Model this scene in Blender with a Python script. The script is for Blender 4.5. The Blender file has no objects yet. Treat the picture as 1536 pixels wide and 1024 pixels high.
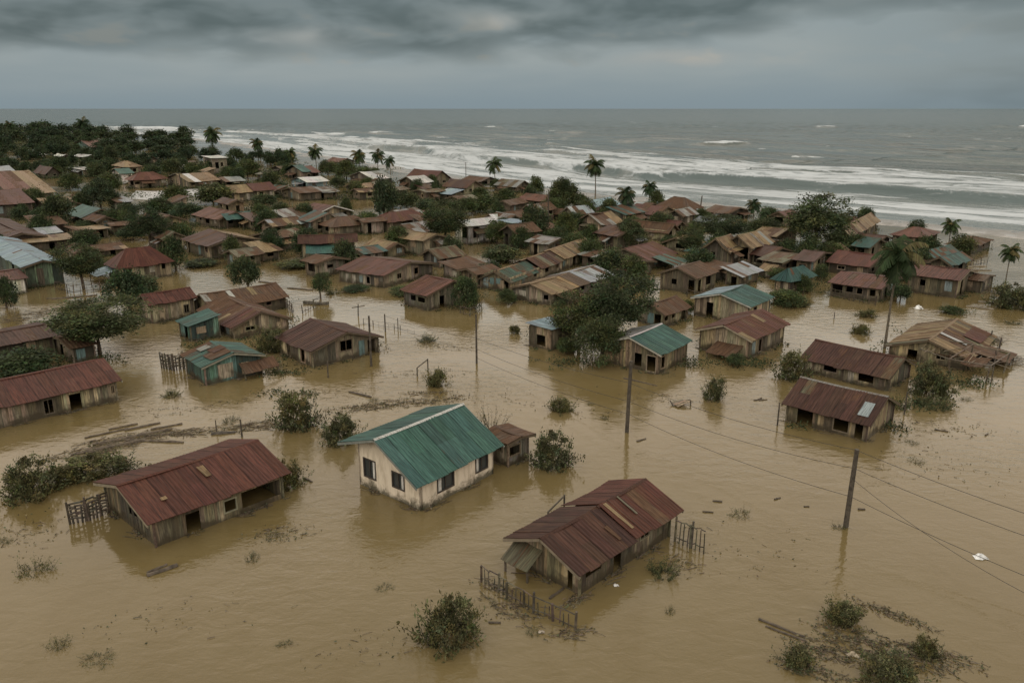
import bpy, math, random
import numpy as np
from mathutils import Vector

# ------------------------------------------------------------------ camera, sky, sun, exposure
scene = bpy.context.scene
R = math.radians
CAM_H, FOC, PW, PH = 25.0, 1200.0, 1536.0, 1024.0
PITCH = math.atan((512.0 - 163.0) / FOC)
CP, SP = math.cos(PITCH), math.sin(PITCH)
cam_data = bpy.data.cameras.new("camera")
cam_data.sensor_width = 36.0
cam_data.lens = 36.0 * FOC / PW
cam_data.clip_start, cam_data.clip_end = 0.5, 120000.0
cam = bpy.data.objects.new("camera", cam_data)
cam.location = (0, 0, CAM_H)
cam.rotation_euler = (math.pi / 2 - PITCH, 0, 0)
scene.collection.objects.link(cam)
scene.camera = cam

SUN_EL, SUN_AZ = R(42), R(188)          # azimuth clockwise from +Y: high, behind the camera
scene.view_settings.view_transform = 'Standard'
scene.view_settings.look = 'None'
scene.view_settings.exposure = 0.0
scene.view_settings.gamma = 1.0
scene.cycles.max_bounces = 6
scene.cycles.diffuse_bounces = 3
scene.cycles.glossy_bounces = 3
scene.cycles.transparent_max_bounces = 8
scene.cycles.use_denoising = True

class NT:
    """small helper around a node tree"""
    def __init__(s, tree):
        s.t = tree
        tree.nodes.clear()
    def n(s, kind, **kw):
        nd = s.t.nodes.new(kind)
        for k, v in kw.items():
            if k.startswith('i_'):
                key = k[2:]
                nd.inputs[int(key) if key.isdigit() else key.replace('_', ' ')].default_value = v
            else:
                setattr(nd, k, v)
        return nd
    def l(s, a, b):
        s.t.links.new(a, b)
    def val(s, x, sock):
        if isinstance(x, (int, float)):
            sock.default_value = x
        else:
            s.l(x, sock)
    def m(s, op, a, b=0.0, c=None, clamp=False):
        nd = s.n('ShaderNodeMath', operation=op, use_clamp=clamp)
        s.val(a, nd.inputs[0]); s.val(b, nd.inputs[1])
        if c is not None:
            s.val(c, nd.inputs[2])
        return nd.outputs[0]
    def ramp(s, x, lo, hi, a=0.0, b=1.0, smooth=True):
        nd = s.n('ShaderNodeMapRange', interpolation_type='SMOOTHSTEP' if smooth else 'LINEAR')
        s.val(x, nd.inputs[0])
        for i, v in zip((1, 2, 3, 4), (lo, hi, a, b)):
            nd.inputs[i].default_value = v
        return nd.outputs[0]
    def mix(s, f, a, b, mode='MIX'):
        nd = s.n('ShaderNodeMix', data_type='RGBA', blend_type=mode)
        s.val(f, nd.inputs[0])
        for x, sock in ((a, nd.inputs[6]), (b, nd.inputs[7])):
            if isinstance(x, (tuple, list)):
                sock.default_value = (*x[:3], 1)
            else:
                s.l(x, sock)
        return nd.outputs[2]
    def noise(s, vec, scale, detail=4.0, rough=0.55, dist=0.0):
        nd = s.n('ShaderNodeTexNoise')
        if vec is not None:
            s.l(vec, nd.inputs['Vector'])
        nd.inputs['Scale'].default_value = scale
        nd.inputs['Detail'].default_value = detail
        nd.inputs['Roughness'].default_value = rough
        nd.inputs['Distortion'].default_value = dist
        return nd.outputs[0]
    def mapping(s, vec, scale=(1, 1, 1), loc=(0, 0, 0), rot=(0, 0, 0)):
        nd = s.n('ShaderNodeMapping')
        s.l(vec, nd.inputs[0])
        nd.inputs[1].default_value = loc
        nd.inputs[2].default_value = rot
        nd.inputs[3].default_value = scale
        return nd.outputs[0]

world = bpy.data.worlds.new("World")
scene.world = world
world.use_nodes = True
def build_sky():
    t = NT(world.node_tree)
    sky = t.n('ShaderNodeTexSky')
    sky.sky_type = 'NISHITA'
    sky.sun_disc = False
    sky.sun_elevation = SUN_EL
    sky.sun_rotation = SUN_AZ
    sky.air_density, sky.dust_density = 1.5, 3.0
    tc = t.n('ShaderNodeTexCoord')
    sep = t.n('ShaderNodeSeparateXYZ')
    t.l(tc.outputs['Generated'], sep.inputs[0])
    x, y, z = sep.outputs
    az = t.m('ARCTAN2', x, y)                       # 0 ahead, + to the right, radians
    el = t.m('ARCSINE', z)
    deg = t.m('MULTIPLY', el, 57.2958)
    comb = t.n('ShaderNodeCombineXYZ')
    t.l(t.m('MULTIPLY', az, 7.0), comb.inputs[0])
    t.l(t.m('MULTIPLY', el, 18.0), comb.inputs[1])
    v = comb.outputs[0]
    n1 = t.noise(t.mapping(v, (1, 1, 1), (5.2, 1.7, 0)), 0.75, 2.0, 0.45, 0.15)
    n2 = t.noise(t.mapping(v, (1.0, 1.1, 1), (7.3, 2.1, 0), (0, 0, R(-10))), 1.6, 3.0, 0.5, 0.25)
    n3 = t.noise(t.mapping(v, (0.7, 1.2, 1), (3.1, 9.0, 0)), 0.9, 3.0, 0.5, 0.2)
    # the lumpy base of the dark deck, about four degrees up, rising to the right
    base = t.m('ADD', deg, t.m('MULTIPLY', t.m('SUBTRACT', n1, 0.5), 3.4))
    base = t.m('ADD', base, t.m('MULTIPLY', t.m('SUBTRACT', n2, 0.5), 2.6))
    base = t.m('SUBTRACT', base, t.ramp(az, 0.08, 0.42, 0.0, 2.3))
    deck = t.ramp(base, 2.7, 4.4)
    deck = t.m('MULTIPLY', deck, t.ramp(n2, 0.30, 0.66, 1.0, 0.55))
    deck = t.m('MULTIPLY', deck, t.ramp(deg, 7.2, 15.0, 1.0, 0.15))
    veil = t.m('MULTIPLY', t.ramp(az, 0.30, 0.62), t.ramp(n3, 0.35, 0.65, 0.15, 0.6))
    deck = t.m('MAXIMUM', deck, t.m('MULTIPLY', veil, t.ramp(deg, 7.2, 12.0, 1.0, 0.0)))
    light = t.mix(t.ramp(n3, 0.25, 0.75), (0.262, 0.318, 0.338), (0.320, 0.364, 0.368))
    light = t.mix(t.ramp(deg, 0.0, 2.6), (0.230, 0.290, 0.322), light)
    warm = t.m('MULTIPLY', t.ramp(n2, 0.58, 0.70), t.m('MULTIPLY', t.ramp(deg, 2.4, 3.4), t.ramp(deg, 5.0, 6.6, 1.0, 0.0)))
    light = t.mix(t.m('MULTIPLY', warm, t.ramp(az, 0.15, 0.35, 0.5, 0.15)), light, (0.44, 0.41, 0.35))
    for (ga, ge, wa, we) in ((-0.235, 4.5, 0.045, 0.75), (-0.03, 5.8, 0.04, 0.55), (0.19, 3.3, 0.06, 0.5)):   # thin places where pale light shows through
        qa = t.m('DIVIDE', t.m('SUBTRACT', az, t.m('ADD', ga, t.m('MULTIPLY', t.m('SUBTRACT', n2, 0.5), 0.10))), wa)
        qe = t.m('DIVIDE', t.m('SUBTRACT', deg, t.m('ADD', ge, t.m('MULTIPLY', t.m('SUBTRACT', n1, 0.5), 1.5))), we)
        g = t.m('POWER', 2.718, t.m('MULTIPLY', t.m('ADD', t.m('MULTIPLY', qa, qa), t.m('MULTIPLY', qe, qe)), -1.0))
        deck = t.m('MULTIPLY', deck, t.m('SUBTRACT', 1.0, t.m('MULTIPLY', g, 0.75)))
        light = t.mix(t.m('MULTIPLY', g, 0.35), light, (0.46, 0.43, 0.38))
    col = t.mix(t.m('MULTIPLY', deck, 1.0, clamp=True), light, (0.096, 0.128, 0.134))
    # overcast vault: several times brighter overhead than at the horizon
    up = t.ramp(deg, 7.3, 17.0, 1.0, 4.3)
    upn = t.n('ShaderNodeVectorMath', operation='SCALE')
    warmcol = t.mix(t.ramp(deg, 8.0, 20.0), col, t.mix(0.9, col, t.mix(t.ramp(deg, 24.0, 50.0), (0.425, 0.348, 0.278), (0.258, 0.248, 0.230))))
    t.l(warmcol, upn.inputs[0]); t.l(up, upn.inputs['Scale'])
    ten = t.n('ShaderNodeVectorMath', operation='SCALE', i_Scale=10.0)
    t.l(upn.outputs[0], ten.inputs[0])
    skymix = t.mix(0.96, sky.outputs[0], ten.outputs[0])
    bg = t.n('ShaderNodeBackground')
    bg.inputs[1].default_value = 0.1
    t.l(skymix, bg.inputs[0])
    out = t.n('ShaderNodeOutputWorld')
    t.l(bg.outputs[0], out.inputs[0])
build_sky()

sun_data = bpy.data.lights.new("sun", 'SUN')
sun_data.energy = 0.9
sun_data.angle = R(55)
sun_data.color = (1.0, 0.95, 0.87)
sun = bpy.data.objects.new("sun", sun_data)
sd = Vector((math.sin(SUN_AZ) * math.cos(SUN_EL), math.cos(SUN_AZ) * math.cos(SUN_EL), math.sin(SUN_EL)))
sun.rotation_euler = sd.to_track_quat('Z', 'Y').to_euler()
scene.collection.objects.link(sun)

# ------------------------------------------------------------------ survey helpers
def at(px, py):
    """ground (water level) position of a point surveyed in the photograph"""
    v = (py - 512.0) / FOC
    d = CAM_H * (CP - v * SP) / (SP + v * CP)
    return np.array([(px - 768.0) / FOC * (d * CP + CAM_H * SP), d, 0.0])
def metre_px(p):
    """photograph pixels per metre at ground point p"""
    return FOC / (p[1] * CP + CAM_H * SP)
def up_m(p, px):
    """height in metres of something px pixels tall standing at p"""
    c = p[1] / math.hypot(p[1], CAM_H)
    return px / metre_px(p) / c
def proj(p):
    z = p[1] * CP + (CAM_H - p[2]) * SP
    return 768 + FOC * p[0] / z, 512 + FOC * ((CAM_H - p[2]) * CP - p[1] * SP) / z
def reach(p, ang, px):
    """how far along compass direction ang from p the photograph column px is met"""
    dx, dy = math.cos(ang), math.sin(ang)
    k = (px - 768.0) / FOC
    z0 = p[1] * CP + CAM_H * SP
    return (k * z0 - p[0]) / (dx - k * dy * CP)

# ------------------------------------------------------------------ mesh helper
class MB:
    def __init__(s):
        s.v, s.f, s.c, s.uv = [], [], [], []
    def face(s, idx, col, uv=None):
        s.f.append(tuple(idx)); s.c.append(col); s.uv.append(uv)
    def box8(s, p, col):
        """p: 4 bottom then 4 top corners"""
        b = len(s.v)
        s.v.extend([tuple(q) for q in p])
        for q in ((0, 3, 2, 1), (4, 5, 6, 7), (0, 1, 5, 4), (1, 2, 6, 5), (2, 3, 7, 6), (3, 0, 4, 7)):
            s.face([b + i for i in q], col)
    def box(s, x0, x1, y0, y1, z0, z1, col):
        s.box8([(x0, y0, z0), (x1, y0, z0), (x1, y1, z0), (x0, y1, z0), (x0, y0, z1), (x1, y0, z1), (x1, y1, z1), (x0, y1, z1)], col)
    def beam(s, a, b, w, h, col, up=(0, 0, 1)):
        a, b = np.array(a, float), np.array(b, float)
        d = b - a; d /= np.linalg.norm(d)
        u = np.array(up, float)
        if abs(d @ u) > 0.95:
            u = np.array([1.0, 0, 0])
        sx = np.cross(d, u); sx /= np.linalg.norm(sx)
        sy = np.cross(sx, d)
        q = []
        for e in (a, b):
            q += [e - sx * w / 2 - sy * h / 2, e + sx * w / 2 - sy * h / 2, e + sx * w / 2 + sy * h / 2, e - sx * w / 2 + sy * h / 2]
        s.box8(q, col)
    def tube(s, pts, rad, col, n=6, cap=True):
        pts = [np.array(p, float) for p in pts]
        rad = rad if isinstance(rad, (list, tuple)) else [rad] * len(pts)
        base = len(s.v)
        for i, p in enumerate(pts):
            d = pts[min(i + 1, len(pts) - 1)] - pts[max(i - 1, 0)]
            d = d / (np.linalg.norm(d) + 1e-9)
            u = np.array([0, 0, 1.0]) if abs(d[2]) < 0.9 else np.array([1.0, 0, 0])
            sx = np.cross(d, u); sx /= np.linalg.norm(sx)
            sy = np.cross(sx, d)
            for k in range(n):
                a = 2 * math.pi * k / n
                s.v.append(tuple(p + rad[i] * (math.cos(a) * sx + math.sin(a) * sy)))
        for i in range(len(pts) - 1):
            for k in range(n):
                a, b = base + i * n + k, base + i * n + (k + 1) % n
                s.face((a, b, b + n, a + n), col)
        if cap:
            s.face([base + k for k in range(n)][::-1], col)
            s.face([base + (len(pts) - 1) * n + k for k in range(n)], col)
    def leaf(s, p, d, w, l, col, rng):
        """one bent leaf blade (4 corners) from p along d"""
        u = np.array([rng.gauss(0, 1), rng.gauss(0, 1), rng.gauss(0, 1)])
        sx = np.cross(d, u); n = np.linalg.norm(sx)
        if n < 1e-6:
            return
        sx = sx / n * w * 0.5
        b = len(s.v)
        s.v += [tuple(p), tuple(p + d * l * 0.5 + sx), tuple(p + d * l), tuple(p + d * l * 0.5 - sx)]
        s.face((b, b + 1, b + 2, b + 3), col)
    def mesh(s, name, mat):
        me = bpy.data.meshes.new(name)
        me.from_pydata(s.v, [], s.f)
        me.materials.append(mat)
        at_ = me.attributes.new('tint', 'FLOAT_COLOR', 'FACE')
        cols = np.ones((len(s.f), 4), np.float32)
        for i, c in enumerate(s.c):
            cols[i, :len(c)] = c
        at_.data.foreach_set('color', cols.ravel())
        if any(u is not None for u in s.uv):
            uvl = me.uv_layers.new(name='UVMap')
            flat = []
            for f, u in zip(s.f, s.uv):
                flat += list(u) if u is not None else [(0.0, 0.0)] * len(f)
            uvl.data.foreach_set('uv', np.array(flat, np.float32).ravel())
        me.update()
        return me
    def build(s, name, mat, parent=None, loc=None):
        o = bpy.data.objects.new(name, s.mesh(name, mat))
        scene.collection.objects.link(o)
        if parent is not None:
            o.parent = parent
        if loc is not None:
            o.location = loc
        return o

def tag(o, label, cat, group=None, kind=None):
    if label: o['label'] = label
    if cat: o['category'] = cat
    if group: o['group'] = group
    if kind: o['kind'] = kind
    return o
def empty(name, loc, rotz=0.0):
    o = bpy.data.objects.new(name, None)
    o.empty_display_size = 0.3
    o.location = [float(q) for q in loc]
    o.rotation_euler = (0, 0, rotz)
    scene.collection.objects.link(o)
    return o
def inst(name, me, parent=None, loc=(0, 0, 0), rotz=0.0, scale=(1, 1, 1)):
    o = bpy.data.objects.new(name, me)
    scene.collection.objects.link(o)
    if parent is not None:
        o.parent = parent
    o.location = [float(q) for q in loc]
    o.rotation_euler = (0, 0, rotz)
    o.scale = scale
    return o

# ------------------------------------------------------------------ materials
def material(name):
    m = bpy.data.materials.new(name)
    m.use_nodes = True
    t = NT(m.node_tree)
    out = t.n('ShaderNodeOutputMaterial')
    b = t.n('ShaderNodeBsdfPrincipled')
    t.l(b.outputs[0], out.inputs[0])
    return m, t, b, out

def make_tin():
    m, t, b, _ = material('corrugated_tin')
    a = t.n('ShaderNodeAttribute', attribute_name='tint')
    uv = t.n('ShaderNodeUVMap').outputs[0]
    geo = t.n('ShaderNodeNewGeometry')
    streak = t.noise(t.mapping(uv, (2.6, 0.35, 1)), 1.6, 4, 0.6)
    blot = t.noise(geo.outputs['Position'], 0.55, 5, 0.65, 0.6)
    fine = t.noise(t.mapping(uv, (9.0, 0.5, 1)), 1.3, 4, 0.65)
    amt = t.m('ADD', t.m('MULTIPLY', streak, 0.55), t.m('MULTIPLY', blot, 0.55))
    rust = t.ramp(t.m('ADD', amt, t.m('MULTIPLY', t.m('SUBTRACT', a.outputs['Alpha'], 0.5), 0.5)), 0.52, 0.72)
    col = t.mix(t.m('MULTIPLY', rust, 0.8), a.outputs['Color'], t.mix(blot, (0.052, 0.030, 0.020), (0.118, 0.068, 0.040)))
    col = t.mix(1.0, col, t.mix(t.ramp(fine, 0.3, 0.72), (0.50, 0.50, 0.50), (1.38, 1.35, 1.3)), 'MULTIPLY')
    t.l(col, b.inputs['Base Color'])
    t.val(t.ramp(rust, 0, 1, 0.52, 0.82), b.inputs['Roughness'])
    b.inputs['Specular IOR Level'].default_value = 0.1
    return m

def make_planks():
    m, t, b, _ = material('weathered_planks')
    a = t.n('ShaderNodeAttribute', attribute_name='tint')
    geo = t.n('ShaderNodeNewGeometry')
    pos = geo.outputs['Position']
    grain = t.noise(t.mapping(pos, (5, 5, 0.5)), 1.8, 5, 0.65)
    blot = t.noise(pos, 0.9, 4, 0.6, 0.3)
    col = t.mix(1.0, a.outputs['Color'], t.mix(t.ramp(grain, 0.3, 0.7), (0.42, 0.40, 0.37), (1.42, 1.38, 1.32)), 'MULTIPLY')
    col = t.mix(t.ramp(blot, 0.5, 0.75, 0.0, 0.6), col, (0.075, 0.06, 0.04))
    sep = t.n('ShaderNodeSeparateXYZ'); t.l(pos, sep.inputs[0])
    wet = t.ramp(t.m('SUBTRACT', sep.outputs[2], t.m('MULTIPLY', t.m('SUBTRACT', blot, 0.5), 2.4)), 0.08, 0.78, 0.92, 0.0)
    col = t.mix(wet, col, (0.045, 0.036, 0.022))
    t.l(col, b.inputs['Base Color'])
    t.val(t.ramp(wet, 0, 0.85, 0.85, 0.4), b.inputs['Roughness'])
    return m

def make_plaster():
    m, t, b, _ = material('stained_plaster')
    a = t.n('ShaderNodeAttribute', attribute_name='tint')
    geo = t.n('ShaderNodeNewGeometry')
    pos = geo.outputs['Position']
    run = t.noise(t.mapping(pos, (2.2, 2.2, 0.45)), 1.5, 5, 0.65)
    blot = t.noise(pos, 1.3, 6, 0.7, 0.4)
    col = t.mix(1.0, a.outputs['Color'], t.mix(t.ramp(run, 0.28, 0.62), (0.70, 0.66, 0.61), (1.06, 1.05, 1.03)), 'MULTIPLY')
    sep = t.n('ShaderNodeSeparateXYZ'); t.l(pos, sep.inputs[0])
    zz = t.m('SUBTRACT', sep.outputs[2], t.m('MULTIPLY', t.m('SUBTRACT', blot, 0.48), 2.4))
    grime = t.ramp(zz, 0.0, 0.7, 0.95, 0.0)
    col = t.mix(grime, col, (0.062, 0.054, 0.030))
    top = t.m('MULTIPLY', t.ramp(zz, 2.4, 3.9), t.ramp(run, 0.42, 0.6))
    col = t.mix(t.m('MULTIPLY', top, 0.75), col, (0.17, 0.135, 0.09))
    t.l(col, b.inputs['Base Color'])
    b.inputs['Roughness'].default_value = 0.9
    bp = t.n('ShaderNodeBump', i_Strength=0.3, i_Distance=0.03)
    t.l(blot, bp.inputs['Height']); t.l(bp.outputs[0], b.inputs['Normal'])
    return m

def make_plain(name, rough=0.8, vary=0.35, scale=2.0, spec=0.3):
    m, t, b, _ = material(name)
    a = t.n('ShaderNodeAttribute', attribute_name='tint')
    geo = t.n('ShaderNodeNewGeometry')
    n = t.noise(geo.outputs['Position'], scale, 4, 0.6)
    lo, hi = 1 - vary, 1 + vary
    t.l(t.mix(1.0, a.outputs['Color'], t.mix(t.ramp(n, 0.3, 0.7), (lo, lo, lo), (hi, hi, hi)), 'MULTIPLY'), b.inputs['Base Color'])
    b.inputs['Roughness'].default_value = rough
    b.inputs['Specular IOR Level'].default_value = spec
    return m

def make_leaf():
    m, t, b, out = material('leaves')
    a = t.n('ShaderNodeAttribute', attribute_name='tint')
    oi = t.n('ShaderNodeObjectInfo')
    hue = t.mix(oi.outputs['Random'], (0.66, 0.82, 0.86), (1.04, 1.10, 0.92))
    col = t.mix(1.0, a.outputs['Color'], hue, 'MULTIPLY')
    t.l(col, b.inputs['Base Color'])
    b.inputs['Roughness'].default_value = 0.7
    b.inputs['Specular IOR Level'].default_value = 0.12
    tr = t.n('ShaderNodeBsdfTranslucent')
    t.l(col, tr.inputs[0])
    mx = t.n('ShaderNodeMixShader', i_0=0.22)
    t.l(b.outputs[0], mx.inputs[1]); t.l(tr.outputs[0], mx.inputs[2])
    t.l(mx.outputs[0], out.inputs[0])
    return m

def make_glass():
    m, t, b, _ = material('window_glass')
    b.inputs['Base Color'].default_value = (0.035, 0.04, 0.04, 1)
    b.inputs['Roughness'].default_value = 0.12
    return m

def make_mud_water():
    m, t, b, _ = material('muddy_flood_water')
    geo = t.n('ShaderNodeNewGeometry')
    pos = geo.outputs['Position']
    big = t.noise(pos, 0.035, 4, 0.6, 0.8)
    mid = t.noise(t.mapping(pos, (1, 0.55, 1), (0, 0, 0), (0, 0, R(30))), 0.16, 5, 0.62, 1.2)
    col = t.mix(t.ramp(big, 0.3, 0.7), (0.112, 0.083, 0.034), (0.136, 0.103, 0.048))
    col = t.mix(t.ramp(mid, 0.45, 0.75, 0.0, 0.5), col, (0.104, 0.074, 0.026))
    cur = t.noise(t.mapping(pos, (0.10, 0.9, 1), (3, 8, 0), (0, 0, R(-38))), 0.55, 5, 0.6, 1.6)
    col = t.mix(t.m('MULTIPLY', t.ramp(cur, 0.60, 0.74), t.ramp(big, 0.42, 0.62, 0.0, 0.45)), col, (0.205, 0.165, 0.095))
    t.l(col, b.inputs['Base Color'])
    b.inputs['IOR'].default_value = 1.33
    wind = t.noise(t.mapping(pos, (0.5, 1, 1), (11, 5, 0), (0, 0, R(20))), 0.045, 3, 0.5, 0.6)
    t.val(t.ramp(wind, 0.35, 0.65, 0.05, 0.13), b.inputs['Roughness'])
    r1 = t.noise(t.mapping(pos, (0.8, 1.25, 1), (0, 0, 0), (0, 0, R(12))), 0.95, 3, 0.55, 0.4)
    r2 = t.noise(t.mapping(pos, (0.7, 1.3, 1), (4, 2, 0), (0, 0, R(-16))), 3.0, 3, 0.6, 0.3)
    h = t.m('ADD', t.m('MULTIPLY', r1, 0.085), t.m('MULTIPLY', r2, 0.02))
    h = t.m('MULTIPLY', h, t.ramp(wind, 0.36, 0.66, 0.16, 1.0))
    bp = t.n('ShaderNodeBump', i_Strength=1.0, i_Distance=1.0)
    t.l(h, bp.inputs['Height']); t.l(bp.outputs[0], b.inputs['Normal'])
    return m

def make_sea():
    m, t, b, _ = material('storm_sea')
    geo = t.n('ShaderNodeNewGeometry')
    pos = geo.outputs['Position']
    uv = t.n('ShaderNodeUVMap').outputs[0]              # along shore, offshore, metres
    fa = t.n('ShaderNodeAttribute', attribute_name='foam')
    sil = t.n('ShaderNodeAttribute', attribute_name='silt')
    s1 = t.noise(t.mapping(uv, (0.018, 0.11, 1)), 1.0, 7, 0.68, 0.6)
    s2 = t.noise(t.mapping(uv, (0.10, 0.34, 1)), 1.0, 6, 0.72, 1.0)
    pat = t.m('ADD', t.m('MULTIPLY', s1, 0.6), t.m('MULTIPLY', s2, 0.4))
    thr = t.m('SUBTRACT', 0.78, t.m('MULTIPLY', fa.outputs['Fac'], 0.34))
    foam = t.ramp(t.m('SUBTRACT', pat, thr), -0.045, 0.10)
    foam = t.m('MULTIPLY', foam, t.ramp(fa.outputs['Fac'], 0.02, 0.15))
    deep = t.ramp(t.noise(t.mapping(uv, (0.007, 0.05, 1)), 1.0, 6, 0.65, 0.5), 0.3, 0.7)
    col = t.mix(sil.outputs['Fac'], t.mix(deep, (0.010, 0.024, 0.021), (0.040, 0.064, 0.058)), (0.118, 0.142, 0.138))
    col = t.mix(foam, col, (0.41, 0.435, 0.44))
    t.l(col, b.inputs['Base Color'])
    b.inputs['IOR'].default_value = 1.33
    b.inputs['Specular IOR Level'].default_value = 0.07
    t.val(t.ramp(foam, 0, 1, 0.16, 0.75), b.inputs['Roughness'])
    w1 = t.noise(t.mapping(uv, (0.035, 0.16, 1)), 1.0, 5, 0.62, 0.5)
    w2 = t.noise(t.mapping(uv, (0.3, 0.8, 1)), 1.0, 4, 0.6, 0.3)
    h = t.m('ADD', t.m('MULTIPLY', w1, 1.0), t.m('MULTIPLY', w2, 0.12))
    h = t.m('ADD', h, t.m('MULTIPLY', foam, 0.2))
    bp = t.n('ShaderNodeBump', i_Strength=1.0, i_Distance=1.0)
    t.l(h, bp.inputs['Height']); t.l(bp.outputs[0], b.inputs['Normal'])
    return m

def make_sand():
    m, t, b, _ = material('wet_sand')
    geo = t.n('ShaderNodeNewGeometry')
    n = t.noise(geo.outputs['Position'], 0.25, 6, 0.65, 0.6)
    t.l(t.mix(n, (0.075, 0.072, 0.060), (0.15, 0.142, 0.122)), b.inputs['Base Color'])
    t.val(t.ramp(n, 0.35, 0.65, 0.22, 0.6), b.inputs['Roughness'])
    return m

TIN, PLANK, PLASTER, LEAF, GLASS = make_tin(), make_planks(), make_plaster(), make_leaf(), make_glass()
MUD, SEA, SAND = make_mud_water(), make_sea(), make_sand()
TIMBER = make_plain('dark_wet_timber', 0.75, 0.4, 3.0)
PAINT = make_plain('painted_trim', 0.55, 0.18, 2.5)
CLOTH = make_plain('dirty_tarpaulin', 0.8, 0.35, 1.5)
BARK = make_plain('bark', 0.9, 0.4, 4.0)

# ------------------------------------------------------------------ value noise for the terrain and sea meshes
def vnoise(x, y, seed=0):
    xi, yi = np.floor(x).astype(np.int64), np.floor(y).astype(np.int64)
    xf, yf = x - xi, y - yi
    def h(a, b):
        n = (a * 374761393 + b * 668265263 + seed * 974711) & 0x7fffffff
        n = (n ^ (n >> 13)) * 1274126177 & 0x7fffffff
        return ((n ^ (n >> 16)) & 0xffff) / 65535.0
    u, v = xf * xf * (3 - 2 * xf), yf * yf * (3 - 2 * yf)
    return (h(xi, yi) * (1 - u) + h(xi + 1, yi) * u) * (1 - v) + (h(xi, yi + 1) * (1 - u) + h(xi + 1, yi + 1) * u) * v
def fbm(x, y, seed=0, octv=4):
    s, a = 0, 0.5
    for i in range(octv):
        s = s + a * vnoise(x * 2 ** i, y * 2 ** i, seed + i)
        a *= 0.5
    return s
def sstep(x, lo, hi):
    q = np.clip((x - lo) / (hi - lo), 0, 1)
    return q * q * (3 - 2 * q)

# ------------------------------------------------------------------ the setting: flood water, beach, sea
COAST = np.array([(420, -150), (250, 10), (160, 110), (107, 170), (44, 232), (-6, 275), (-50, 366), (-146, 516), (-301, 765), (-560, 1000), (-1500, 1500), (-4000, 2300)], float)
def _smooth(c, n=3):
    for _ in range(n):
        q = [c[0]]
        for a, b in zip(c[:-1], c[1:]):
            q += [a * 0.75 + b * 0.25, a * 0.25 + b * 0.75]
        c = np.array(q + [c[-1]])
    return c
COAST = _smooth(COAST)
_seg = np.diff(COAST, axis=0)
_len = np.hypot(_seg[:, 0], _seg[:, 1])
_cum = np.concatenate([[0], np.cumsum(_len)])
def shore_st(x, y):
    """along-shore coordinate and signed offshore distance"""
    best = np.full(x.shape, 1e18); s = np.zeros(x.shape); sg = np.zeros(x.shape)
    for i in range(len(_seg)):
        ax, ay = COAST[i]; dx, dy = _seg[i]
        q = np.clip(((x - ax) * dx + (y - ay) * dy) / _len[i] ** 2, 0, 1)
        ex, ey = x - ax - q * dx, y - ay - q * dy
        d2 = ex * ex + ey * ey
        k = d2 < best
        best = np.where(k, d2, best)
        s = np.where(k, _cum[i] + q * _len[i], s)
        sg = np.where(k, np.sign(ex * dy - ey * dx), sg)   # + on the sea side
    return s, np.sqrt(best) * np.where(sg == 0, 1, sg)

def offset_coast(t):
    nrm = np.stack([np.gradient(COAST[:, 1]), -np.gradient(COAST[:, 0])], 1)
    nrm /= np.linalg.norm(nrm, axis=1)[:, None]
    return COAST + nrm * t

def grid_mesh(name, X, Y, Z, mat, foam=None, silt=None, S=None, T=None):
    nr, nc = X.shape
    me = bpy.data.meshes.new(name)
    co = np.stack([X, Y, Z], -1).reshape(-1, 3)
    idx = np.arange(nr * nc).reshape(nr, nc)
    q = np.stack([idx[:-1, :-1], idx[:-1, 1:], idx[1:, 1:], idx[1:, :-1]], -1).reshape(-1, 4)
    me.vertices.add(len(co)); me.vertices.foreach_set('co', co.ravel().astype(np.float32))
    me.loops.add(q.size); me.loops.foreach_set('vertex_index', q.ravel().astype(np.int32))
    me.polygons.add(len(q))
    me.polygons.foreach_set('loop_start', (np.arange(len(q)) * 4).astype(np.int32))
    me.polygons.foreach_set('loop_total', np.full(len(q), 4, np.int32))
    me.update(calc_edges=True)
    me.polygons.foreach_set('use_smooth', np.ones(len(q), bool))
    for nm, arr in (('foam', foam), ('silt', silt)):
        if arr is not None:
            a = me.attributes.new(nm, 'FLOAT', 'POINT')
            a.data.foreach_set('value', arr.ravel().astype(np.float32))
    if S is not None:
        uvl = me.uv_layers.new(name='UVMap')
        st = np.stack([S.ravel(), T.ravel()], -1)[q.ravel()]
        uvl.data.foreach_set('uv', st.ravel().astype(np.float32))
    me.materials.append(mat)
    o = bpy.data.objects.new(name, me)
    scene.collection.objects.link(o)
    o['kind'] = 'structure'
    return o

def build_flood():
    edge = offset_coast(-5.0)
    pts = [(x, y, 0.0) for x, y in edge] + [(-4200.0, -160.0, 0.0)]
    me = bpy.data.meshes.new('flood_water')
    me.from_pydata(pts, [], [tuple(range(len(pts)))])
    me.materials.append(MUD)
    o = bpy.data.objects.new('flood_water', me)
    scene.collection.objects.link(o)
    tag(o, 'opaque brown flood water covering the whole village', None, None, 'structure')
build_flood()

def build_beach():
    ts = np.array([-17, -13, -10, -7, -4, -1, 2, 5, 9, 14.0])
    zs = np.array([-0.6, -0.25, 0.06, 0.20, 0.24, 0.18, 0.06, -0.1, -0.4, -0.9])
    rows = []
    k = np.linspace(4, len(COAST) - 1, 700)
    for t in ts:
        c = offset_coast(t)
        rows.append(np.stack([np.interp(k, np.arange(len(c)), c[:, i]) for i in (0, 1)], 1))
    P = np.array(rows)
    X, Y = P[..., 0], P[..., 1]
    Z = zs[:, None] + (fbm(X / 14, Y / 14, 5) - 0.5) * 0.9 - 0.08
    o = grid_mesh('beach', X, Y, Z, SAND)
    tag(o, 'thin strip of wet sand between the flood and the surf', None, None, 'structure')
build_beach()

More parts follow.
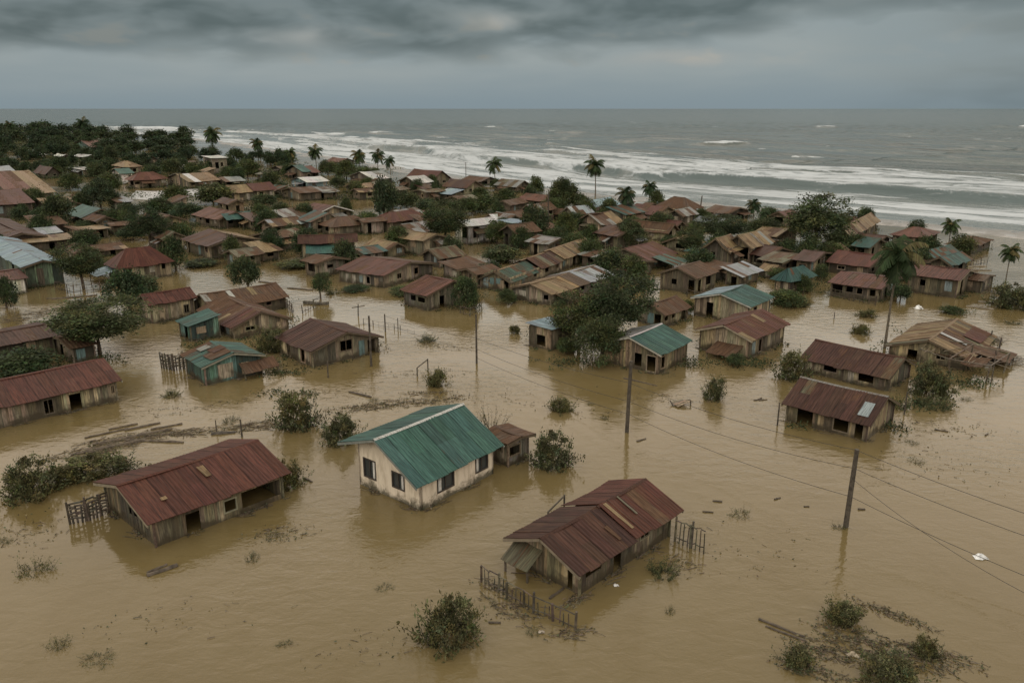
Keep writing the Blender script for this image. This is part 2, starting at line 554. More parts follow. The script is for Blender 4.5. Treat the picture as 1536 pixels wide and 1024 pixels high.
# breaking or rearing waves surveyed in the photograph: column, row, half length px, crest height, foam
BREAKERS = [(1082, 216, 52, 1.7, 1.0), (725, 191.5, 32, 2.2, 1.0), (1228, 191.5, 42, 2.2, 0.9), (1520, 191.5, 40, 2.6, 1.0),
            (500, 201, 24, 1.6, 0.8), (572, 200, 26, 1.6, 0.5), (868, 199, 14, 1.8, 0.7), (960, 213, 48, 2.2, 0.0), (722, 210, 34, 2.0, 0.0),
            (850, 199, 40, 1.6, 0.0), (800, 186, 22, 2.4, 0.0), (640, 193, 40, 1.8, 0.0), (1185, 206, 26, 1.9, 0.0), (1318, 211, 24, 1.8, 0.25),
            (1400, 200, 60, 1.6, 0.0), (1130, 186, 50, 2.0, 0.0), (655, 229, 26, 1.6, 0.1), (1255, 225, 30, 1.6, 0.0), (1500, 222, 40, 1.7, 0.1),
            (1360, 227, 30, 1.5, 0.2), (950, 184, 40, 2.0, 0.0), (1075, 230, 26, 1.4, 0.3), (825, 216, 14, 1.4, 0.4), (1490, 240, 40, 1.2, 0.0),
            (235, 193, 60, 2.2, 1.0), (345, 199, 16, 1.5, 0.7), (420, 190, 20, 1.5, 0.3), (370, 199, 18, 1.5, 0.0), (1250, 186, 24, 2.0, 0.35), (1040, 190, 30, 1.8, 0.3)]
def build_sea():
    rows = np.concatenate([163.0 + np.array([0.25, 0.6, 1, 1.5, 2, 2.6, 3.2, 4, 4.8, 5.6]), np.arange(169.4, 300, 0.42), np.arange(300, 450, 1.0)])
    cols = np.concatenate([np.arange(-900, -60, 14.0), np.arange(-60, 1600, 2.6), np.arange(1600, 2900, 14.0)])
    v = (rows - 512) / FOC
    d = CAM_H * (CP - v * SP) / (SP + v * CP)
    kx = (cols - 768) / FOC
    X = kx[None, :] * (d[:, None] * CP + CAM_H * SP)
    Y = np.repeat(d[:, None], len(cols), 1)
    S, T = shore_st(X, Y)
    wob = (fbm(S / 70, T / 200, 3) - 0.5)
    Tw = T + wob * 34
    env = sstep(Tw, 4, 60) * (0.35 + 0.65 * sstep(Tw, 60, 220))
    far = 1 - sstep(Y, 900, 2500) * 0.6
    ph = Tw / 46.0 + 1.6 * fbm(S / 190, T / 160, 9, 3)
    sw = np.sin(2 * np.pi * ph)
    H = env * far * 0.95 * (sw + 0.35 * np.sin(4 * np.pi * ph + 0.6)) * (0.25 + 1.5 * fbm(S / 60, T / 40, 21, 2) ** 1.5)
    H = H + 0.55 * (fbm(S / 26, T / 9, 31, 4) - 0.5) * sstep(Tw, 0, 50)
    # surf: lines of broken water, each with a sharp landward front and a torn tail, thinning and thickening along the shore
    n1 = fbm(S / 55, T / 30, 41, 4); n2 = fbm(S / 24, T / 10, 51, 4)
    foam = 0.34 * (1 - sstep(Tw, 95, 260)) * sstep(Tw, -6, 6) * (0.45 + n1)
    for q, (t0, wgt, tail, crest) in enumerate([(-1, 1.1, 20, .3), (12, .95, 20, .3), (28, .62, 16, .2), (44, .4, 13, .4), (62, 1.25, 36, 1.6), (80, .9, 28, 1.0), (101, .75, 28, 1.1), (128, .55, 26, 1.0), (160, .42, 22, 1.2), (205, .34, 16, 1.2), (265, .26, 14, 1.2)]):
        Tl = T - t0 - (fbm(S / 90, S * 0 + q * 3.7, 61 + q, 4) - 0.5) * (18 if q < 3 else 54)
        am = wgt * (0.08 + 1.6 * sstep(fbm(S / 120, S * 0 + q * 9.1, 81 + q, 3), 0.24, 0.62))
        foam = foam + am * sstep(Tl, -1.5, 1.0) * np.exp(-np.maximum(Tl, 0) / tail) * (0.55 + 0.9 * n2)
        H = H + crest * am * np.where(Tl < 0, np.exp(-(Tl / 2.5) ** 2), np.exp(-(Tl / 7) ** 2))
    foam = np.minimum(foam, 1.0)
    rr = random.Random(8)
    for k in range(80):                                     # unbroken swells rearing here and there farther out
        px, py = rr.uniform(200, 1560), 176 + 70 * rr.random() ** 1.4
        p = at(px, py)
        s0, t0 = shore_st(np.array([p[0]]), np.array([p[1]]))
        if t0[0] < 130: continue
        w = rr.uniform(18, 60) / metre_px(p); wid = max(4.0, p[1] * .008)
        line = p[1] + (X - p[0]) * -0.2 + (fbm(X / (w * .5), X * 0 + k, 99, 3) - .5) * w * .3
        dy = Y - line
        H = H + rr.uniform(.35, .9) * np.exp(-((X - p[0]) / w) ** 2 * 1.5) * np.where(dy < 0, np.exp(-(dy / (wid * .6)) ** 2), np.exp(-(dy / (wid * 2)) ** 2))
    caps = [(rr.uniform(420, 1540), 178 + 62 * rr.random() ** 1.2, rr.uniform(5, 20), 1.0, rr.uniform(.45, .8)) for _ in range(34)]
    for (px, py, hw, hh, fo) in BREAKERS + [c for c in caps if shore_st(at(*c[:2])[:1], at(*c[:2])[1:2])[1][0] > 120]:
        p = at(px, py)
        s0, t0 = shore_st(np.array([p[0]]), np.array([p[1]]))
        w = hw / metre_px(p)
        ax = (X - p[0]) / w                               # crests run across the view, as in the photograph
        line = p[1] + (X - p[0]) * -0.22 + (fbm(X / (w * 0.6), X * 0 + px, 77, 3) - 0.5) * w * 0.35
        dy = (Y - line)
        al = np.exp(-(ax ** 2) * 1.1) * (.55 + .8 * fbm(X / (w * .35), X * 0 + py, 15, 3))
        wid = max(4.0, p[1] * 0.011)
        prof = np.where(dy < 0, np.exp(-(dy / (wid * 0.55)) ** 2), np.exp(-(dy / (wid * 1.6)) ** 2))
        H = H + (1.5 if fo > .8 else .7) * hh * al * prof
        if fo > 0:
            foam = foam + 2.0 * fo * np.clip(al * 1.3 - 0.25, 0, 1) * np.where(dy < 0, np.exp(-(dy / (wid * 0.5)) ** 2), np.exp(-(dy / (wid * 0.75)) ** 2))
    silt = (1 - sstep(Tw, 20, 190)) * 0.92 + 0.03 * (1 - sstep(Tw, 150, 600))
    Z = H - 0.02
    Z = np.where(T < 2, -0.02 - 0.25 * sstep(-T, -2, 6), Z)
    Z = np.where(T < -9, -1.5, Z)
    o = grid_mesh('sea', X, Y, Z, SEA, np.clip(foam, 0, 1.35), np.clip(silt, 0, 1), S, T)
    tag(o, 'grey green stormy sea with white surf rolling in', None, None, 'structure')
build_sea()
# ------------------------------------------------------------------ houses
ROOF = dict(red=(.068, .027, .019), maroon=(.049, .025, .018), rust=(.074, .045, .028), tan=(.165, .118, .064), teal=(.036, .079, .067), dteal=(.030, .068, .060),
            blue=(.150, .205, .232), steel=(.205, .225, .235), grey=(.165, .168, .158), white=(.36, .36, .345), green=(.038, .068, .050), brown=(.072, .048, .032),
            brick=(.090, .040, .027), olive=(.092, .088, .058))
WALLC = dict(plank=(.122, .104, .068), grey=(.115, .106, .084), pale=(.19, .168, .116), dark=(.068, .058, .040), teal=(.052, .100, .088), white=(.40, .39, .365),
             cream=(.55, .485, .385), blue=(.13, .19, .21), green=(.07, .10, .072))
RUSTY = dict(red=.42, maroon=.45, rust=.66, tan=.42, teal=.30, dteal=.45, blue=.28, steel=.32, grey=.5, white=.3, green=.5, brown=.75, brick=.5, olive=.55)

def vary(c, rng, a):
    k = 1 + rng.uniform(-a, a)
    return tuple(max(0.0, q * k * (1 + rng.uniform(-a, a) * 0.25)) for q in c)

def patch(mb, e0, e1, r0, r1, key, rng, sheet=0.85, corr=None, rows=5, sag=0.06, rag=0.05, var=0.19, odd=0.06, oddkeys=('rust', 'brown'), curv=0.0, rust=None):
    """one roof plane of corrugated sheets between an eave (e) and a ridge (r); one connected surface"""
    e0, e1, r0, r1 = [np.array(q, float) for q in (e0, e1, r0, r1)]
    wid = max(np.linalg.norm(e1 - e0), np.linalg.norm(r1 - r0))
    dep = np.linalg.norm((r0 + r1) / 2 - (e0 + e1) / 2)
    nrm = np.cross(e1 - e0, (r0 + r1) / 2 - (e0 + e1) / 2)
    nrm = nrm / (np.linalg.norm(nrm) + 1e-9)
    if nrm[2] < 0:
        nrm = -nrm
    n = max(1, round(wid / sheet))
    base_rust = RUSTY.get(key, .4) if rust is None else rust
    half = rows // 2
    cols, sheetof = [], []
    for i in range(n):
        m = max(1, round(wid / n / corr[0] * 4)) if corr else 1
        zj = rng.uniform(0, 0.035); rg = rng.uniform(-rag, rag)
        for k in range(m + 1):
            cols.append(((i + k / m) / n, zj, rg)); sheetof.append(i)
    b0 = len(mb.v)
    bs = [q / rows for q in range(rows + 1)]
    wob = [rng.uniform(0.5, 1.5) for _ in range(4)]
    ph = rng.uniform(0, 6)
    for a, zj, rg in cols:
        for b in bs:
            p = (e0 * (1 - a) + e1 * a) * (1 - b) + (r0 * (1 - a) + r1 * a) * b
            if b == 0.0:
                p = p + ((e0 * (1 - a) + e1 * a) - (r0 * (1 - a) + r1 * a)) / max(dep, .1) * rg
            off = zj + (corr[1] * math.sin(2 * math.pi * a * wid / corr[0]) if corr else 0)
            if b < 0.5: off += 0.015
            p = p + nrm * off * (1 if b < 1 else 0.6)
            p[2] -= sag * wob[0] * 4 * a * (1 - a) + sag * 0.5 * math.sin(a * 7 * wob[1] + ph) * b + curv * 4 * b * (1 - b)
            mb.v.append(tuple(p))
    lowc, upc = [], []
    for i in range(n):
        for dst in (lowc, upc):
            kk = rng.choice(oddkeys) if rng.random() < odd else key
            c = vary(ROOF[kk], rng, var)
            dst.append((*c, min(1, max(0, (base_rust if kk == key else RUSTY[kk]) + rng.uniform(-.22, .22)))))
        if rng.random() < 0.6:
            upc[-1] = lowc[-1]
    W = rows + 1
    for j in range(len(cols) - 1):
        for r in range(rows):
            i0 = b0 + j * W + r
            c = (lowc if r < rows - half else upc)[sheetof[j]]
            if corr and j and sheetof[j] != sheetof[j - 1]:      # dirty lap between two sheets
                c = (c[0] * .5, c[1] * .5, c[2] * .5, min(1, c[3] + .2))
            ua, ub = cols[j][0] * wid, cols[j + 1][0] * wid
            va, vb = bs[r] * dep, bs[r + 1] * dep
            mb.face((i0, i0 + W, i0 + W + 1, i0 + 1), c, [(ua, va), (ub, va), (ub, vb), (ua, vb)])

def plank_run(mb, p, q, top, z0, ops, pw, th, col, rng, jit=0.015, odd=0.1, apex=None):
    """upright boards (or plain masonry when pw is None) from p to q, with real openings ops = [(s0, s1, z0, z1)]"""
    p, q = np.array(p, float), np.array(q, float)
    L = np.linalg.norm(q - p); d = (q - p) / L
    nin = np.array([-d[1], d[0]])
    cuts = {0.0, L}
    for o in ops:
        cuts |= {o[0], o[1]}
    if pw:
        s = 0
        while s < L - pw * 0.6:
            s += pw * rng.uniform(0.75, 1.3)
            if s < L and all(abs(s - c) > pw * 0.35 for c in cuts): cuts.add(s)
    else:
        cuts.add(apex if apex else L / 2)
    cuts = sorted(cuts)
    nextp, pk = 0.0, (1, 1, 1)
    for a, b in zip(cuts[:-1], cuts[1:]):
        mid = (a + b) / 2
        segs, z = [], z0
        for o in sorted([o for o in ops if o[0] <= mid <= o[1]], key=lambda o: o[2]):
            segs.append((z, o[2], o[2])); z = o[3]
        segs.append((z, top(a), top(b)))
        off = rng.uniform(-jit, jit) if pw else 0.0
        if pw and a >= nextp:                             # boards come in bays of different age
            nextp = a + rng.uniform(.7, 2.6)
            k = rng.choice((.42, .6, .8, 1.0, 1.15, 1.4, 1.75))
            pk = (k * rng.uniform(.94, 1.08), k, k * rng.uniform(.88, 1.08))
        c = vary(col, rng, 0.28 if pw else 0.03)
        if pw: c = tuple(x * y for x, y in zip(c, pk))
        if pw and rng.random() < odd:
            k = rng.choice((0.45, 0.6, 1.5, 1.75)); c = tuple(x * k for x in c)
        for (za, ta, tb) in segs:
            if max(ta, tb) - za < 0.02:
                continue
            A, B = p + d * a + nin * off, p + d * b + nin * off
            A2, B2 = A + nin * th, B + nin * th
            mb.box8([(*A, za), (*B, za), (*B2, za), (*A2, za), (*A, ta), (*B, tb), (*B2, tb), (*A2, ta)], c)

def frame_bars(mb, s0, s1, z0, z1, P, col, w=0.07, out=0.035, mull=True):
    """bars of a window frame; P(s, z, o) maps wall coordinates (o outwards) to the house"""
    def bar(a0, a1, b0, b1, o0=-0.06, o1=out):
        mb.box8([P(a0, b0, o1), P(a1, b0, o1), P(a1, b0, o0), P(a0, b0, o0), P(a0, b1, o1), P(a1, b1, o1), P(a1, b1, o0), P(a0, b1, o0)], col)
    bar(s0 - w, s0 + w * .3, z0 - w, z1 + w); bar(s1 - w * .3, s1 + w, z0 - w, z1 + w)
    bar(s0 + w * .3, s1 - w * .3, z0 - w, z0 + w * .3); bar(s0 + w * .3, s1 - w * .3, z1 - w * .3, z1 + w)
    if mull:
        m = (s0 + s1) / 2
        bar(m - .025, m + .025, z0 + w * .3, z1 - w * .3, -0.05, 0.0)

HOUSES, HINFO = [], []
def house(label, B, ax, cx, wall, rise, roof, wallc='plank', rot=45, ridge='R', name='wooden_house', style='gable', over=0.45, oa=None, la=None, lc=None,
          ops=None, nops=None, sag=0.07, odd=0.08, oddkeys=('rust', 'brown'), back=None, sections=None, trim=None, cap=None, seed=None, pw=None, mason=False, cat='house',
          group=None, far=False, gablec=None, rust=None, z_lift=0.0, curv=0.0, sheet=0.85, rp=0.5, slope2=None, o2=None):
    idx = len(HOUSES)
    rng = random.Random(seed if seed is not None else idx * 17 + 5)
    P0 = at(*B)
    ra = R(rot)
    LC = lc if lc else max(2.0, reach(P0, ra, cx))
    LA = la if la else max(2.0, reach(P0, ra + math.pi / 2, ax))
    dist = P0[1]
    hw, hr = up_m(P0, wall), up_m(P0, rise)
    near = dist < 112 and not far
    root = empty(name, P0, ra)
    tag(root, label, cat, group)
    HOUSES.append(root)
    Lr, Wd = (LC, LA) if ridge == 'R' else (LA, LC)
    def M(u, w, z):                                   # canonical (along ridge, across, up) to house coordinates
        return (u, w, z) if ridge == 'R' else (w, u, z)
    o, ov = over, (oa if oa is not None else over * 0.9)
    # wall and rise are read off the picture: visible wall under the eave, and eave edge to ridge
    kk_ = .7 * CAM_H / dist
    if style == 'shed':
        slope = max(-.12, hr / (Wd + 2 * o) - kk_); hr = slope * Wd
    else:
        slope = max(.15, hr / (Wd * rp + o) - kk_); hr = slope * Wd * rp
    hw = hw + o * (max(slope, 0) + kk_)
    zt = hw
    sl2 = slope2 if slope2 else hr / (Wd * (1 - rp))          # far slope
    zfar = zt + hr - sl2 * Wd * (1 - rp)
    of = o2 if o2 is not None else o
    WR = Wd * rp
    # ---- roof planes
    corr = (0.26 if dist < 70 else 0.38, 0.011 if dist < 70 else 0.018) if near else None
    sh = sheet if near else max(0.9, dist / 130.0)
    rows = 6 if near else 4
    kw = dict(sheet=sh, corr=corr, rows=rows, sag=sag * (1 if near else 0.8) * max(1, dist / 120), rag=0.07 if near else 0.12, odd=odd, oddkeys=oddkeys, curv=curv)
    rf = MB()
    bk = back or roof
    if style == 'gable':
        secs = sections or [(0.0, 1.0, roof, 0.0)]
        for (a, b, key, dz) in secs:
            u0 = -ov if a == 0 else a * Lr
            u1 = Lr + ov if b == 1 else b * Lr
            for side in (0, 1):
                we = -o if side == 0 else Wd + of
                ze = (zt - slope * o if side == 0 else zfar - sl2 * of) + dz
                kk = key if (side == (0 if ridge == 'R' else 0)) else (back or key)
                patch(rf, M(u0, we, ze), M(u1, we, ze), M(u0, WR, zt + hr + dz), M(u1, WR, zt + hr + dz), kk, rng, rust=rust, **kw)
    elif style == 'hip':
        hl = min(Wd / 2, Lr / 2 - 0.3) * 0.92
        ze = zt - slope * o
        r0, r1 = M(hl, Wd / 2, zt + hr), M(Lr - hl, Wd / 2, zt + hr)
        c00, c10, c11, c01 = M(-o, -o, ze), M(Lr + o, -o, ze), M(Lr + o, Wd + o, ze), M(-o, Wd + o, ze)
        patch(rf, c00, c10, r0, r1, roof, rng, rust=rust, **kw); patch(rf, c11, c01, r1, r0, bk, rng, rust=rust, **kw)
        patch(rf, c01, c00, r0, r0, roof, rng, rust=rust, **kw); patch(rf, c10, c11, r1, r1, roof, rng, rust=rust, **kw)
    else:                                              # single pitch, low along w = 0
        lo, hi = zt - 0.02, zt + hr
        patch(rf, M(-ov, -o, lo - hr * o / Wd), M(Lr + ov, -o, lo - hr * o / Wd), M(-ov, Wd + o, hi + hr * o / Wd), M(Lr + ov, Wd + o, hi + hr * o / Wd), roof, rng, rust=rust, **kw)
    ro = rf.build('roof', TIN, root)
    so = ro.modifiers.new('thickness', 'SOLIDIFY'); so.thickness = 0.035; so.offset = -1
    # ---- ridge cap, barge boards
    if style == 'gable' and dist < 175:
        cm = MB(); cc = (*vary(ROOF[cap or roof], rng, .2), .5)
        n = 8
        for i in range(n):
            a, b = -ov + (Lr + 2 * ov) * i / n, -ov + (Lr + 2 * ov) * (i + 1) / n
            zz = zt + hr + 0.055
            if sections:
                zz += max(s[3] for s in sections if s[0] - .01 <= (i + .5) / n <= s[1] + .01)
            w = 0.15
            f = 4 * ((i / n) * (1 - i / n)); f2 = 4 * (((i + 1) / n) * (1 - (i + 1) / n))
            za, zb = zz - sag * .8 * f, zz - sag * .8 * f2
            b0 = len(cm.v)
            for (u, z) in ((a, za), (b, zb)):
                cm.v += [M(u, WR - w, z - w * slope - .01), M(u, WR, z + .015), M(u, WR + w, z - w * sl2 - .01)]
            cm.face((b0, b0 + 3, b0 + 4, b0 + 1), cc, [(0, 0), (1, 0), (1, 1), (0, 1)]); cm.face((b0 + 1, b0 + 4, b0 + 5, b0 + 2), cc, [(0, 0), (1, 0), (1, 1), (0, 1)])
        co = cm.build('ridge_cap', TIN, ro)
        co.modifiers.new('thickness', 'SOLIDIFY').thickness = 0.02
    tc = trim or (.085, .065, .042)
    if style == 'gable' and dist < 260:
        for e, u in ((0, -ov + 0.03), (1, Lr + ov - 0.03)):
            dz = 0.0
            if sections: dz = sections[0][3] if e == 0 else sections[-1][3]
            bm = MB()
            th = 0.17 if near else 0.24
            for side in (-1, 1):
                we, ze = (-o, zt - slope * o) if side < 0 else (Wd + of, zfar - sl2 * of)
                bm.beam(M(u, we, ze - th * .62 + dz), M(u, WR + side * 0.02, zt + hr - th * .62 + dz), 0.05, th, tc)
            bm.build('bargeboard', PAINT, root)
    # ---- walls with openings
    base_z = -0.9 if z_lift == 0 else z_lift
    def head(w):                                          # height of a gable wall head, w measured from the near side
        return zw + hr - (slope * (WR - w) if w < WR else sl2 * (w - WR))
    zw = zt - .06 - kw['sag'] * 1.25
    flat = lambda s: zw
    def tops(side):
        """wall-top profile for the four walls A (x=0), C (y=0), a (x=LC), c (y=LA)"""
        if style == 'gable':
            zf = lambda s: zfar + zw - zt
            if ridge == 'R': return {'A': lambda s: head(LA - s), 'a': head, 'C': flat, 'c': zf}[side]
            return {'C': head, 'c': lambda s: head(LC - s), 'A': flat, 'a': zf}[side]
        if style == 'shed':
            if ridge == 'R': return {'A': lambda s: zw + hr * (1 - s / LA), 'a': lambda s: zw + hr * s / LA, 'C': flat}.get(side, lambda s: zw + hr)
            return {'C': lambda s: zw + hr * s / LC, 'c': lambda s: zw + hr * (1 - s / LC), 'A': flat}.get(side, lambda s: zw + hr)
        return flat
    th = 0.16 if mason else 0.05
    pwid = None if mason else (pw or (0.22 if dist < 75 else 0.34 if near else max(0.5, dist / 260)))
    runs = {'A': ((0, LA), (0, 0)), 'C': ((0, 0), (LC, 0)), 'a': ((LC, 0), (LC, LA)), 'c': ((LC, LA), (0, LA))}
    lens = {'A': LA, 'C': LC, 'a': LA, 'c': LC}
    if ops is None:
        ops = []
        for wl in ('A', 'C'):
            ln = lens[wl]
            k = nops if nops is not None else max(1, int(ln / 2.9))
            if dist > 240: k = min(k, 3)
            for i in range(k):
                c = ln * (i + 0.5 + rng.uniform(-.28, .28)) / k
                t = rng.random()
                hwd = rng.uniform(.28, .6) * max(1, dist / 200)
                if t < 0.34: ops.append((wl, c - hwd, c + hwd, hw * rng.uniform(.34, .5), hw * rng.uniform(.68, .84), 'open' if rng.random() < .5 else 'bare'))
                elif t < 0.52: ops.append((wl, c - hwd, c + hwd, hw * rng.uniform(.3, .45), hw * .82, 'shutter'))
                elif t < 0.68: ops.append((wl, c - .45, c + .45, -0.4, hw * rng.uniform(.72, .85), 'door'))
                elif t < 0.86: ops.append((wl, c - .45, c + .45, -0.4, hw * rng.uniform(.72, .85), 'bare'))
                else: ops.append((wl, c - 1.3 * hwd - .3, c + 1.3 * hwd + .3, hw * .3, hw * .84, 'bare'))
    byw = {k: [] for k in runs}
    for (wl, s0, s1, z0, z1, kind) in ops:
        s0, s1 = max(.12, s0), min(lens[wl] - .12, s1)
        if s1 - s0 > .25 and z1 - z0 > .2:
            byw[wl].append((s0, s1, z0, z1, kind))
    wm = MB()
    wc = WALLC[wallc] if isinstance(wallc, str) else wallc
    for wl, (p, q) in runs.items():
        ln = lens[wl]
        # openings are given from the near corner B outwards; the A wall is built towards B
        oo = [((ln - s1, ln - s0, z0, z1) if wl == 'A' else (s0, s1, z0, z1)) for (s0, s1, z0, z1, k) in byw[wl]]
        c2 = wc
        plank_run(wm, p, q, tops(wl), base_z, oo, pwid, th, c2, rng, jit=0.012 if near else 0.02, odd=.14, apex=(LA - WR) if wl == 'A' else WR if wl == 'a' else None)
    wm.build('masonry_wall' if mason else 'plank_wall', PLASTER if mason else PLANK, root)
    if not mason and dist < 190:
        for (x, y) in ((-.03, -.03), (LC + .03, -.03), (-.03, LA + .03)):
            cm = MB()
            zz = zw - .05 if (x, y) == (-.03, -.03) or style == 'hip' else min(zw, zfar + zw - zt) - .05
            cm.beam((x, y, -.8), (x, y, zz), .13, .13, vary((.10, .082, .056), rng, .4))
            cm.build('corner_post', TIMBER, root)
    # ---- window frames, shutters, doors
    for wl in ('A', 'C'):
        def P(s, z, out, wl=wl):
            return (-out, s, z) if wl == 'A' else (s, -out, z)
        for (s0, s1, z0, z1, kind) in byw[wl]:
            if kind in ('open', 'glass', 'bare'):
                if kind == 'bare':
                    continue
                fm = MB()
                fcol = trim if (mason and False) else ((.05, .042, .035) if mason else vary((.16, .13, .09), rng, .4))
                frame_bars(fm, s0, s1, z0, z1, P, fcol, w=.07 if near else .1, mull=kind == 'glass' or rng.random() < .4)
                fo = fm.build('window', PAINT, root)
                if kind == 'glass':
                    g = MB(); g.box8([P(s0, z0, -.07), P(s1, z0, -.07), P(s1, z0, -.09), P(s0, z0, -.09), P(s0, z1, -.07), P(s1, z1, -.07), P(s1, z1, -.09), P(s0, z1, -.09)], (1, 1, 1))
                    g.build('pane', GLASS, fo)
                    g = MB()                            # a pale curtain drawn half across behind the glass
                    sm = s0 + (s1 - s0) * .26
                    n = 7
                    for i in range(n):
                        a, b = s0 + (sm - s0) * i / n, s0 + (sm - s0) * (i + 1) / n
                        da, db = -.02 - .02 * (i % 2), -.02 - .02 * ((i + 1) % 2)
                        k = len(g.v); g.v += [P(a, z0, da), P(b, z0, db), P(b, z1, db), P(a, z1, da)]
                        g.face((k, k + 1, k + 2, k + 3), (.40, .39, .36))
                    g.build('curtain', CLOTH, fo)
            else:
                col = rng.choice([(.30, .285, .245), (.24, .21, .16), (.09, .15, .155), (.16, .21, .22), (.08, .068, .048), (.22, .175, .12)])
                sm = MB()
                n = max(2, round((s1 - s0) / (.25 if near else .5)))
                for i in range(n):
                    a, b = s0 + .02 + (s1 - s0 - .04) * i / n, s0 + .02 + (s1 - s0 - .04) * (i + 1) / n
                    k = rng.uniform(-.008, .008)
                    sm.box8([P(a, z0, .03 + k), P(b, z0, .03 + k), P(b, z0, -.02 + k), P(a, z0, -.02 + k), P(a, z1, .03 + k), P(b, z1, .03 + k), P(b, z1, -.02 + k), P(a, z1, -.02 + k)], vary(col, rng, .1))
                sm.build('plank_door' if kind == 'door' else 'plank_shutter', PLANK, root)
    HINFO.append((P0, LC, LA, ra, hw, dist))
    return dict(root=root, roof=ro, LC=LC, LA=LA, hw=hw, hr=hr, rng=rng, near=near, dist=dist, M=M)

def lean_to(h, wl, s0, s1, depth, z1, z0, key='rust', posts=2, name='awning', rust=None, odd=.1):
    """a lean-to tin sheet off wall A or C of house h, on posts"""
    rng = h['rng']
    def P(s, o, z):
        return (-o, s, z) if wl == 'A' else (s, -o, z)
    m = MB()
    patch(m, P(s0, depth, z0), P(s1, depth, z0), P(s0, -.05, z1), P(s1, -.05, z1), key, rng, sheet=.85, corr=(.26, .011) if h['near'] else None, rows=4, sag=.05, rag=.1, odd=odd, rust=rust)
    a = m.build(name, TIN, h['root'])
    a.modifiers.new('thickness', 'SOLIDIFY').thickness = 0.03
    for i in range(posts):
        s = s0 + .15 + (s1 - s0 - .3) * (i / max(1, posts - 1))
        pm = MB(); pm.beam(P(s, depth - .2, -.8), P(s + rng.uniform(-.06, .06), depth - .2, z0 - .01), .1, .1, vary((.10, .08, .055), rng, .3))
        pm.build('post', TIMBER, a)
    return a

def roof_sheet(h, u0, u1, w0, w1, key, lift=.05, side=0, rust=None):
    """a loose sheet lying on the roof plane facing the near eave: u along the ridge, w in 0 (eave) .. 1 (ridge)"""
    rng = h['rng']; M = h['M']
    Lr, Wd = (h['LC'], h['LA']) if M(1, 0, 0)[0] == 1 else (h['LA'], h['LC'])
    sl = h['hr'] / (Wd / 2)
    def Q(u, w):
        y = w * Wd / 2
        return M(u * Lr, y, h['hw'] + y * sl + lift)
    m = MB()
    patch(m, Q(u0, w0), Q(u1, w0), Q(u0 + rng.uniform(-.01, .01), w1), Q(u1, w1), key, rng, sheet=.85, corr=(.26, .011) if h['near'] else None, rows=4, sag=.01, rag=.06, odd=0, rust=rust)
    o = m.build('roof_patch', TIN, h['roof'])
    o.modifiers.new('thickness', 'SOLIDIFY').thickness = 0.02
    return o
# ------------------------------------------------------------------ vegetation
def rdir(rng):
    while True:
        v = np.array([rng.uniform(-1, 1) for _ in range(3)])
        n = np.linalg.norm(v)
        if 0.1 < n <= 1: return v / n

def crown_mesh(seed, nclump, nleaf, leaf, spread=0.30, flat=1.0, base=(.050, .064, .029), lo=-0.75, narrow=0.5, lobes=5, droop=.15, dome=False):
    """a crown about one unit in radius: leaf blades gathered in clumps on a lumpy envelope"""
    rng = random.Random(seed)
    mb = MB()
    lob = [(rdir(rng), rng.uniform(.2, .6) if dome else rng.uniform(.15, .42)) for _ in range(lobes)]
    for c in range(nclump):
        d = rdir(rng)
        if d[2] < lo: d[2] = -d[2] * .5
        r = (0.55 if dome else 0.60) + sum(a * max(0, d @ q) ** 3 for q, a in lob)
        rr = r * (rng.random() ** 0.33) if rng.random() < .35 else r * rng.uniform(.80, 1.02)
        cen = d * rr * np.array([1, 1, flat])
        k = rng.uniform(.5, 1.7)
        cc = (base[0] * k * rng.uniform(.85, 1.3), base[1] * k, base[2] * k * rng.uniform(.8, 1.2))
        if dome and rng.random() < .3: cc = (.085 * k, .074 * k, .040 * k)
        sp = spread * rng.uniform(.6, 1.25)
        for i in range(nleaf):
            off = np.array([rng.gauss(0, 1), rng.gauss(0, 1), rng.gauss(0, .75)]) * sp * .5
            ld = rdir(rng) * .8 + d * .6 + np.array([0, 0, -droop])
            ld /= np.linalg.norm(ld)
            s = leaf * rng.uniform(.6, 1.4)
            mb.leaf(cen + off, ld, s * narrow, s, vary(cc, rng, .3), rng)
    v = np.array(mb.v)
    k = np.percentile(np.hypot(v[:, 0], v[:, 1]), 99.3), np.percentile(np.abs(v[:, 2]), 99.3)
    v = v / np.array([k[0], k[0], k[1]])
    if dome:
        v[:, 2] = v[:, 2] * .66 + .30
        v[:, :2] *= np.clip(.80 + .25 * v[:, 2], .78, 1.0)[:, None]
    mb.v = [tuple(q) for q in v]
    return mb.mesh('foliage' if dome else 'crown', LEAF)

def trunk_mesh(seed, limbs=5):
    rng = random.Random(seed)
    mb = MB(); c = (.075, .058, .042)
    pts = [np.array([0, 0, -.12]), np.array([rng.uniform(-.02, .02), rng.uniform(-.02, .02), .18]), np.array([rng.uniform(-.05, .05), rng.uniform(-.05, .05), .42])]
    mb.tube(pts, [.045, .036, .028], c, 7)
    for i in range(limbs):
        a = 2 * math.pi * (i + rng.random()) / limbs
        p0 = pts[1] * .4 + pts[2] * .6 if i % 2 else pts[2]
        p1 = p0 + np.array([math.cos(a) * .12, math.sin(a) * .12, .16]); p2 = p1 + np.array([math.cos(a) * .14, math.sin(a) * .14, .20 * rng.uniform(.6, 1.3)])
        mb.tube([p0, p1, p2], [.022, .014, .006], c, 5)
    return mb.mesh('trunk', BARK)

